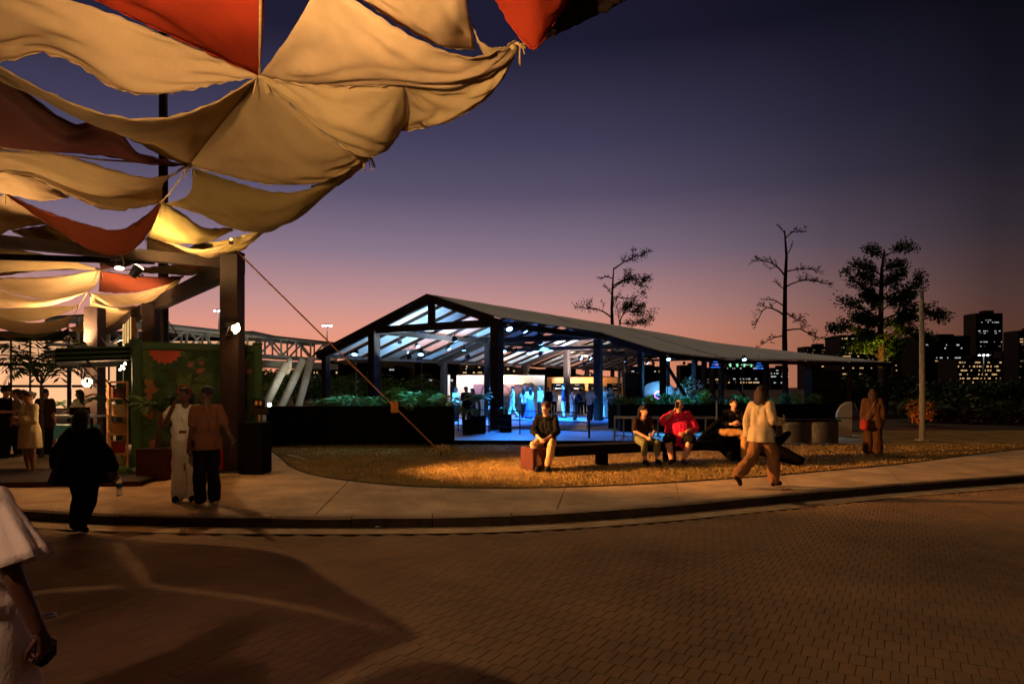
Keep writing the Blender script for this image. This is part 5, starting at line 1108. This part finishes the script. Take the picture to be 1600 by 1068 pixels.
    # clothes
    if 'top' in outfit:
        c = outfit['top']; b = MB(); torso(b, c.get('inf', .018), c.get('low', .05))
        if c.get('sleeve', .4):
            for s in 'LR': arm(b, s, c.get('inf', .018)*.9, .1 if c.get('cone') else c.get('sleeve', .4), .0 if c.get('cone') else c.get('flare', .008), .6+.4*B)
        if c.get('cone'):                                            # wide open sleeves
            for s in 'LR':
                S, E = J['sh'+s]+V(0,0,.03), J['el'+s]; q = MB(); ax_ = nrm(E-S)
                ou = nrm(V(S.x,0,0)); a1 = nrm(ax_.cross(V(0,1,0))); a2 = ax_.cross(a1); P = []; n = 36; rows = 9
                for i in range(rows):
                    f = i/(rows-1); rr_ = .045+(c['cone']-.045)*f**.8; cc = S-ax_*.02+ax_*.30*f+ou*.05*f
                    for k in range(n):
                        a = 2*math.pi*k/n; w = rr_*(1+.16*f*math.sin(a*6+seed)+.07*f*math.sin(a*11)); P.append(cc+a1*w*math.cos(a)+a2*w*.8*math.sin(a))
                q.add(P, [(i*n+k, i*n+(k+1) % n, i*n+n+(k+1) % n, i*n+n+k) for i in range(rows-1) for k in range(n)]); o = q.build('sleeve', c['m'], t, True); o.modifiers.new('thick', 'SOLIDIFY').thickness = .004
        vox(b, c.get('name', 'shirt'), [c['m']], t, vs, .016 if hires else .006, 1, None, seed*1.7)
        if c.get('collar') and hires:
            q = MB(); n0 = J['nec']
            for s in (-1, 1): q.hexa([n0+V(s*.0,-.075,-.055), n0+V(s*.07,-.05,.0), n0+V(s*.075,.0,.01), n0+V(s*.085,-.06,-.05)]+[n0+V(s*.0,-.083,-.052), n0+V(s*.074,-.056,.004), n0+V(s*.08,.0,.014), n0+V(s*.09,-.068,-.046)])
            q.build('collar', c['m'], t)
    if 'trousers' in outfit:
        c = outfit['trousers']; b = MB()
        for s in (-1, 1): b.caps(J['pel']+hL*s*.06*B+V(0,0,.06), .10*B+.008, J['hi'+'RL'[s > 0]], .092*(.4+.6*B if B > 1 else 1)+.014, 12)
        for s in 'LR': leg(b, s, c.get('inf', .022), c.get('len', .97), c.get('flare', .012), .4+.6*B if B > 1 else 1)
        vox(b, c.get('name', 'trousers'), [c['m']], t, vs, .015 if hires else .005, 1, None, seed*2.3)
    if 'skirt' in outfit:
        c = outfit['skirt']; b = MB(); n = 40; prof = []; z0, z1 = J['pel'].z+c.get('up', .12), c['hem']; P = []; F = []
        rows = 14
        for i in range(rows+1):
            f = i/rows; rx = (.152*B+.055*min(1, f*3)+c.get('flare', .06)*f); ry = (.13*B+.045*min(1, f*3)+c.get('flare', .06)*f)
            for k in range(n):
                a = 2*math.pi*k/n; w = 1+.06*f*math.sin(a*7+seed)+.03*f*math.sin(a*12+seed*2); P.append((J['pel'].x+rx*w*math.cos(a), J['pel'].y+ry*w*math.sin(a), z0+(z1-z0)*f))
        F = [(i*n+k, i*n+(k+1) % n, i*n+n+(k+1) % n, i*n+n+k) for i in range(rows) for k in range(n)]; b.add(P, F); o = b.build('skirt', c['m'], t, True); md = o.modifiers.new('thick', 'SOLIDIFY'); md.thickness = .008
    if 'belt' in outfit:
        b = MB(); P = []; n = 28; z = J['pel'].z+.10
        for zz in (-.02,.02):
            for k in range(n): a = 2*math.pi*k/n; P.append((J['pel'].x+(.185*B)*math.cos(a), J['pel'].y+(.135*B)*math.sin(a), z+zz))
        b.add(P, [(k, (k+1) % n, n+(k+1) % n, n+k) for k in range(n)]); o = b.build('belt', outfit['belt'], t); o.modifiers.new('thick', 'SOLIDIFY').thickness = .01
    if 'shoes' in outfit:
        for s in 'LR':
            b = MB(); A, T = J['an'+s], J['to'+s]; dd = nrm(V(T.x-A.x, T.y-A.y, 0)) if (T-A).xy.length > .03 else V(0,-1,0)
            b.caps(A+V(0,0,-.02), .05, A-dd*.03+V(0,0,-.045), .042, 8); b.caps(A-V(0,0,.03), .046, T+V(0,0,.0), .036, 10); b.caps(T.lerp(A,.5)-V(0,0,.0), .046, T, .04, 10)
            vox(b, 'shoe', [outfit['shoes']], t, vs, 0, 1)
    return t
def gp_(px, py, z=SWZ): d = (EYE-z)*FPX/(py-HZY); return V((px-800)/FPX*d, d, z)
CB, CW_, CT = cloth('black', (20,18,18)), cloth('white', (222,212,196)), cloth('taupe', (120,98,80))
# couple on the sidewalk
person('woman in white off shoulder top and white trousers talking on a phone', gp_(290,783), 8, 1.70, dict(top=dict(m=CW_, sleeve=.18, inf=.026, low=-.12, flare=.03), trousers=dict(m=cloth('offwhite', (206,190,168)), inf=.03, flare=.05, name='wide_trousers'), belt=cloth('belt_tan', (110,70,44)), shoes=CB),
       pose=dict(elR=(-.27,-.06,1.14), wrR=(-.12,-.17,1.42), haR=(-.10,-.15,1.50), elL=(.26,.02,1.12), wrL=(.2,-.1,.92), haL=(.17,-.14,.87), hed=(0,-.02,1.57)), skin='skind', hair=('bob','hairb'), look=(-8,-6), seed=2, curl=.9)
b = MB(); b.cbox((0,0,0), (.07,.012,.14), 0, .004); o = b.build('phone', M['glass_dark']); o.location = gp_(290,783)+V(-.095,-.20,1.49); o.rotation_euler = (.3,.25,.5); tag(o, 'dark phone held to the ear of the woman in white', 'phone')
b = MB(); b.tube([(.099*math.cos(a), -.035-.012*math.sin(a), .005+.145*math.sin(a)) for a in [i*math.pi/12 for i in range(13)]], [.01]+[.017]*11+[.01], 8); o = b.build('headband', cloth('coral', (120,52,42)), None, True); o.location = gp_(290,783)+V(0,-.02,1.575); tag(o, 'coral headband worn by the woman on the phone', 'headband')
person('man in orange brown shirt and black trousers facing the woman in white', gp_(323,790), -128, 1.72, dict(top=dict(m=cloth('orange_brown', (116,74,52)), sleeve=.38, inf=.02, low=.02), skirt=dict(m=cloth('orange_brown', (116,74,52)), hem=.80, up=.10, flare=.0), trousers=dict(m=CB, inf=.03, flare=.02), shoes=cloth('shoe_pale', (196,170,140))),
       pose=dict(elR=(-.24,.08,1.10), wrR=(-.27,.14,.98), haR=(-.28,.18,.93)), skin='skind', hair=('shaved','hairb'), look=(25,0), seed=4)
# woman in black walking off with a bottle
pb = gp_(128,833,.0)
person('large woman all in black walking away with a water bottle', pb, 172, 1.58, dict(top=dict(m=CB, sleeve=.85, inf=.045, low=.0, name='coat'), skirt=dict(m=CB, hem=.70, up=.34, flare=.17), trousers=dict(m=CB, inf=.045, flare=.02), shoes=M['rubber']), bulk=1.12,
       pose=dict(elL=(.37,.03,1.08), wrL=(.42,-.03,.86), haL=(.42,-.04,.78), elR=(-.40,.03,1.08), wrR=(-.46,-.06,.84), haR=(-.47,-.07,.76), knL=(.11,-.10,.50), anL=(.06,-.0,.11), toL=(.08,-.14,.05), knR=(-.06,-.06,.49), anR=(-.05,.12,.14), toR=(-.06,.0,.05)), skin='skind', hair=('bob','hairb'), seed=5)
wb = thing('water_bottle', 'clear plastic water bottle held by the woman in black', 'bottle', pb+V(.46,.02,.47))
gl_ = bpy.data.materials.new('clear_plastic'); gl_.use_nodes = True; q_ = gl_.node_tree.nodes['Principled BSDF']; q_.inputs['Transmission Weight'].default_value = .85; q_.inputs['Roughness'].default_value = .12; q_.inputs['Base Color'].default_value = (.85,.9,.92,1); q_.inputs['IOR'].default_value = 1.2
b = MB(); b.lathe([(.001,0), (.032,.0), (.035,.02), (.034,.07), (.03,.085), (.034,.1), (.034,.19), (.014,.235), (.013,.25), (.001,.25)], (0,0,0), 14); b.build('body', gl_, wb, True); b = MB(); b.lathe([(.001,.25), (.016,.25), (.016,.272), (.001,.272)], (0,0,0), 12); b.build('cap', CW_, wb); b = MB(); b.lathe([(.0355,.11), (.0355,.16)], (0,0,0), 14); b.build('label_band', cloth('bottle_blue', (60,110,170)), wb)
# woman close to the camera, cut by the left edge
pf = V(-2.26, 2.78, 0)
person('woman in a pale short sleeved dress close at the left edge', pf, 165, 1.72, dict(top=dict(m=cloth('pinkwhite', (232,212,196)), sleeve=.42, inf=.045, low=.0, flare=.075, name='blouse', cone=.105), skirt=dict(m=cloth('pinkwhite', (232,212,196)), hem=.32, flare=.12, up=.14), belt=cloth('pinkwhite', (232,212,196)), shoes=CB, lock=True),
       pose=dict(elR=(-.30,.0,1.08), wrR=(-.335,-.07,.86), haR=(-.34,-.09,.79), hed=(.06,-.0,1.57)), skin='skind', hair=('long','hairbr'), seed=6, curl=.9)
wv = thing('wristlet', 'black pouch and silver bracelet in the hand of the nearest woman', 'pouch', pf+V(.30,.09,.74)); b = MB(); b.cbox((0,0,0), (.05,.13,.09), .3, .015); b.build('pouch', CB, wv); b = MB(); b.tube([(.036*math.cos(a), .036*math.sin(a), .15) for a in [i*.6283 for i in range(11)]], .006, 6, False); b.build('bracelet', M['galv'], wv)
# group at the bar on the left
person('woman in a cream belted dress looking at her phone at the left', gp_(46,742), -28, 1.62, dict(top=dict(m=cloth('cream', (212,184,136)), sleeve=.8, inf=.035, low=.06, flare=.03, name='blouse'), skirt=dict(m=cloth('cream', (212,184,136)), hem=.55, flare=.02, up=.14), belt=cloth('cream', (212,184,136)), sandal=True),
       pose=dict(elL=(.26,-.06,1.10), wrL=(.08,-.26,1.14), haL=(.02,-.31,1.16), elR=(-.26,-.06,1.1), wrR=(-.1,-.26,1.12), haR=(-.04,-.3,1.14)), skin='skinm', hair=('bun','hairbr'), look=(15,-4), seed=7)
person('man in black t-shirt and trousers at the far left edge', gp_(8,716), 95, 1.72, dict(top=dict(m=CB, sleeve=.4), trousers=dict(m=CB), shoes=CB), skin='skinm', hair=('short','hairb'), seed=8, hires=False, pose=dict(wrR=(-.12,-.26,1.1), haR=(-.06,-.3,1.13)))
person('person in taupe shirt facing left behind the woman in cream', gp_(26,714), -70, 1.66, dict(top=dict(m=CT, sleeve=.6, low=.1), trousers=dict(m=CB), shoes=CT), skin='skinm', hair=('short','hairbr'), seed=9, hires=False)
person('dark haired woman glancing aside in the group at left', gp_(36,706), 60, 1.64, dict(top=dict(m=CW_, sleeve=.4), trousers=dict(m=CB), shoes=CB), skin='skinm', hair=('long','hairb'), seed=10, hires=False)
person('broad man in dark brown shirt seen from behind at the bar', gp_(70,713), 176, 1.68, dict(top=dict(m=cloth('darkbrown', (62,36,30)), sleeve=.42, low=.12, inf=.03), trousers=dict(m=CB, flare=.03), shoes=cloth('shoe_white', (200,190,180))), skin='skinm', hair=('shaved','hairb'), bulk=1.15, seed=11, hires=False)
person('woman with long black hair and white t-shirt behind the counter', gp_(124,700), -85, 1.64, dict(top=dict(m=CW_, sleeve=.4), trousers=dict(m=CB), shoes=CB), skin='skinl', hair=('long','hairb'), seed=12, hires=False, pose=dict(elL=(.22,-.12,1.12), wrL=(.18,-.32,1.05), haL=(.16,-.38,1.05), elR=(-.22,-.12,1.12), wrR=(-.18,-.32,1.05), haR=(-.16,-.38,1.05)))
# seated on the bench and log
SEATP = dict(haL=(.02,-.41,.58), haR=(-.03,-.40,.60))
person('man in black shirt and beige trousers sitting on the bench end', (.72,14.22,SWZ), -14, 1.80, dict(top=dict(m=cloth('blackshirt', (15,14,14)), sleeve=.72, low=.03, collar=True, inf=.028), trousers=dict(m=cloth('beige', (196,156,110)), inf=.02, len=.94), shoes=M['rubber']), SIT, dict(knL=(.19,-.42,.50), knR=(-.16,-.42,.50), anL=(.10,-.46,.10), toL=(.12,-.60,.045), anR=(-.06,-.46,.10), toR=(-.07,-.60,.045)), 'skinl', ('short','hairbr'), (-22,2), seed=13)
person('long haired woman in dark t-shirt and olive trousers on the bench', (2.90,15.2,SWZ), 14, 1.68, dict(top=dict(m=cloth('brownblack', (44,30,26)), sleeve=.42, low=.03), trousers=dict(m=cloth('olive', (112,112,76)), len=.8, inf=.018), shoes=CB), SIT, dict(anL=(.16,-.42,.12), toL=(.17,-.56,.06), anR=(-.14,-.44,.12), toR=(-.15,-.58,.06)), 'skinl', ('long','hairb'), (22,4), seed=14)
person('bald heavy man in fuchsia shirt and shorts holding a phone to his face', (3.80,15.5,SWZ), -18, 1.84, dict(top=dict(m=cloth('fuchsia', (226,42,88)), sleeve=.5, low=.10, inf=.035, flare=.02), trousers=dict(m=CB, len=.5, name='shorts', inf=.03), shoes=cloth('shoebrown', (70,46,36))), SIT, dict(elR=(-.30,-.22,.86), wrR=(-.10,-.27,1.06), haR=(-.06,-.25,1.14), elL=(.3,-.1,.74), wrL=(.16,-.34,.64), knL=(.26,-.42,.50), knR=(-.2,-.42,.50), anL=(.12,-.48,.1), toL=(.16,-.62,.045), anR=(-.12,-.48,.1), toR=(-.14,-.62,.045)), 'skinl', ('none','hairb'), (6,-6), bulk=1.6, seed=15)
b = MB(); b.cbox((0,0,0), (.075,.012,.15), 0, .004); o = b.build('phone', M['glass_dark']); o.location = (3.66,15.13,SWZ+1.30); o.rotation_euler = (.1,.2,-.3); tag(o, 'dark phone held by the man in fuchsia', 'phone')
person('young man in black with beige trousers and crossed leg on the log', (5.06,15.62,SWZ+.12), -6, 1.72, dict(top=dict(m=CB, sleeve=.8, low=.03, collar=True), trousers=dict(m=cloth('tan', (200,150,90)), inf=.024), shoes=cloth('sneaker', (170,150,130))), SIT, dict(knR=(-.30,-.30,.56), anR=(.10,-.42,.56), toR=(.2,-.48,.60), knL=(.16,-.44,.48), anL=(.14,-.44,.0), toL=(.15,-.58,-.04), wrL=(.1,-.34,.76), haL=(.05,-.38,.78), wrR=(-.1,-.34,.74), haR=(-.05,-.38,.77)), 'skinl', ('short','hairb'), (8,-8), seed=16)
b = MB(); b.cbox((0,0,0), (.07,.14,.012), 0, .004); o = b.build('phone', M['glass_dark']); o.location = (5.08,15.18,SWZ+.93); o.rotation_euler = (.5,0,.1); tag(o, 'dark phone in the hands of the young man on the log', 'phone')
b = MB(); b.lathe([(.001,0), (.032,0), (.033,.12), (.001,.12)], (0,0,0), 12); o = b.build('drink_can', M['galv']); o.location = (2.98,14.72,SWZ+.58); tag(o, 'small pale drink can held by the long haired woman', 'can')
# walking woman in the beige sweater
person('woman in loose beige sweater and tan trousers striding across the lawn edge', gp_(1190,760), 124, 1.72, dict(top=dict(m=cloth('sweater', (196,176,140)), sleeve=.95, inf=.032, low=.02, flare=.012, name='sweater'), skirt=dict(m=cloth('sweater', (196,176,140)), hem=.76, up=.10, flare=.015), trousers=dict(m=cloth('tan2', (140,98,62)), inf=.04, flare=.025, len=.95), shoes=cloth('shoedark', (48,32,26))),
       pose=dict(knL=(.10,.10,.49), anL=(.10,.50,.22), toL=(.11,.42,.07), knR=(-.10,-.17,.52), anR=(-.10,-.20,.09), toR=(-.11,-.35,.045), elR=(-.26,.06,1.12), wrR=(-.24,-.22,1.10), haR=(-.24,-.30,1.16), elL=(.26,.05,1.12), wrL=(.25,.05,.86)), skin='skinm', hair=('bob','hairbr'), look=(12,0), seed=17)
person('person in baggy brown outfit with a shoulder bag standing far right', gp_(1364,709), 150, 1.66, dict(top=dict(m=cloth('ochre', (88,60,36)), sleeve=.9, inf=.045, low=.16, name='jacket'), trousers=dict(m=cloth('ochre2', (80,54,32)), inf=.05, flare=.05), shoes=CB), skin='skinm', hair=('messy','hairbr'), bulk=1.1, seed=18)
bg_ = thing('shoulder_bag', 'red patterned shoulder bag on the person at far right', 'bag', gp_(1364,709)+V(-.27,-.1,.75)); b = MB(); b.cbox((0,0,0), (.13,.24,.26), .2, .03); b.build('pouch', mat('bag_red', (150,44,30), .8), bg_); b = MB(); b.tube([(.02,-.02,.12), (.1,-.1,.36), (.26,-.04,.62), (.3,.08,.64)], .014, 6); b.build('strap', CT, bg_)
# crowd on the stage
crowd = [(728,664,30,'dark suited person left of the potted palm',1.70,CB,CB,'short',30), (738,661,31,'person in patterned top beside the potted palm',1.62,CT,CB,'long',-30), (712,655,33,'long haired person in pale blue top behind the planter wall',1.66,CW_,CB,'long',60), (768,664,31,'person in dark clothes half hidden by the pavilion column',1.7,CB,CW_,'short',-60),
         (801,661,37,'person in pale suit striding left on the dance floor',1.72,CW_,CW_,'short',-80), (819,662,36,'person in white top and dark trousers in front of the bar',1.68,CW_,CB,'long',150), (828,662,36,'person in pale top and long blue skirt in front of the bar',1.66,CW_,None,'long',-150), (844,660,38,'tall person with bushy hair in white shirt right of the bar',1.76,CW_,CB,'messy',-60),
         (857,652,42,'person in cap behind the bar end',1.68,CB,CB,'short',0), (866,651,43,'person in white shirt at the right of the bar counter',1.62,CW_,CB,'short',20), (881,658,37,'tall person in dark shirt and pale trousers facing left',1.86,cloth('navy', (40,40,60)),CW_,'short',-100), (893,657,39,'person in white trousers behind the tall one',1.68,CW_,CW_,'long',100),
         (899,664,33,'person in dark top bending over a cup',1.68,cloth('navy', (40,40,60)),CT,'short',70), (907,656,41,'person in pale shirt at the back of the dance floor',1.66,CT,CB,'short',30), (912,655,42,'person with dark hair far back by the kiosk',1.74,CT,CB,'short',-20), (922,664,33,'person with backpack in pale shirt by the railing end',1.72,CW_,CB,'short',130),
         (938,660,35,'person raising an arm beside the blue column',1.66,CW_,CB,'long',40), (946,661,36,'person in white right of the blue column',1.72,CW_,CW_,'short',-120), (955,662,35,'person among the plants right of the blue column',1.64,CT,CB,'long',10)]
for i, (px, py, d, lab, h, tm, bm_, hr, hd) in enumerate(crowd):
    p = at(px, 0, d); p.z = FZ; of = dict(top=dict(m=tm, sleeve=.42 if i % 2 else .9), shoes=CW_ if i % 3 == 0 else CB)
    if bm_: of['trousers'] = dict(m=bm_)
    else: of['skirt'] = dict(m=cloth('blueskirt', (90,110,200)), hem=.08, flare=.1)
    ps = {}
    if i % 3 == 0: ps = dict(elR=(-.25,-.06,1.12), wrR=(-.1,-.3,1.15), haR=(-.06,-.35,1.2))
    if i == 4: ps.update(dict(knL=(.1,-.16,.5), anL=(.1,-.2,.09), toL=(.1,-.34,.05), anR=(-.1,.3,.14), toR=(-.1,.18,.05), knR=(-.1,.04,.5)))
    if 'raising' in lab: ps = dict(elR=(-.26,-.1,1.5), wrR=(-.2,-.16,1.76), haR=(-.2,-.16,1.84))
    if 'bending' in lab: ps = dict(che=(0,-.12,1.22), nec=(0,-.2,1.36), hed=(0,-.27,1.48), shL=(.17,-.16,1.32), shR=(-.17,-.16,1.32), elL=(.22,-.2,1.08), wrL=(.1,-.38,1.1), haL=(.06,-.42,1.12), elR=(-.22,-.2,1.08), wrR=(-.1,-.38,1.1), haR=(-.06,-.42,1.12))
    person(lab, p, hd, h, of, pose=ps, skin=('skinm','skinl','skind')[i % 3], hair=(hr, ('hairb','hairbr')[i % 2]), hires=False, group='people on the pavilion dance floor', seed=20+i)
bake_people()
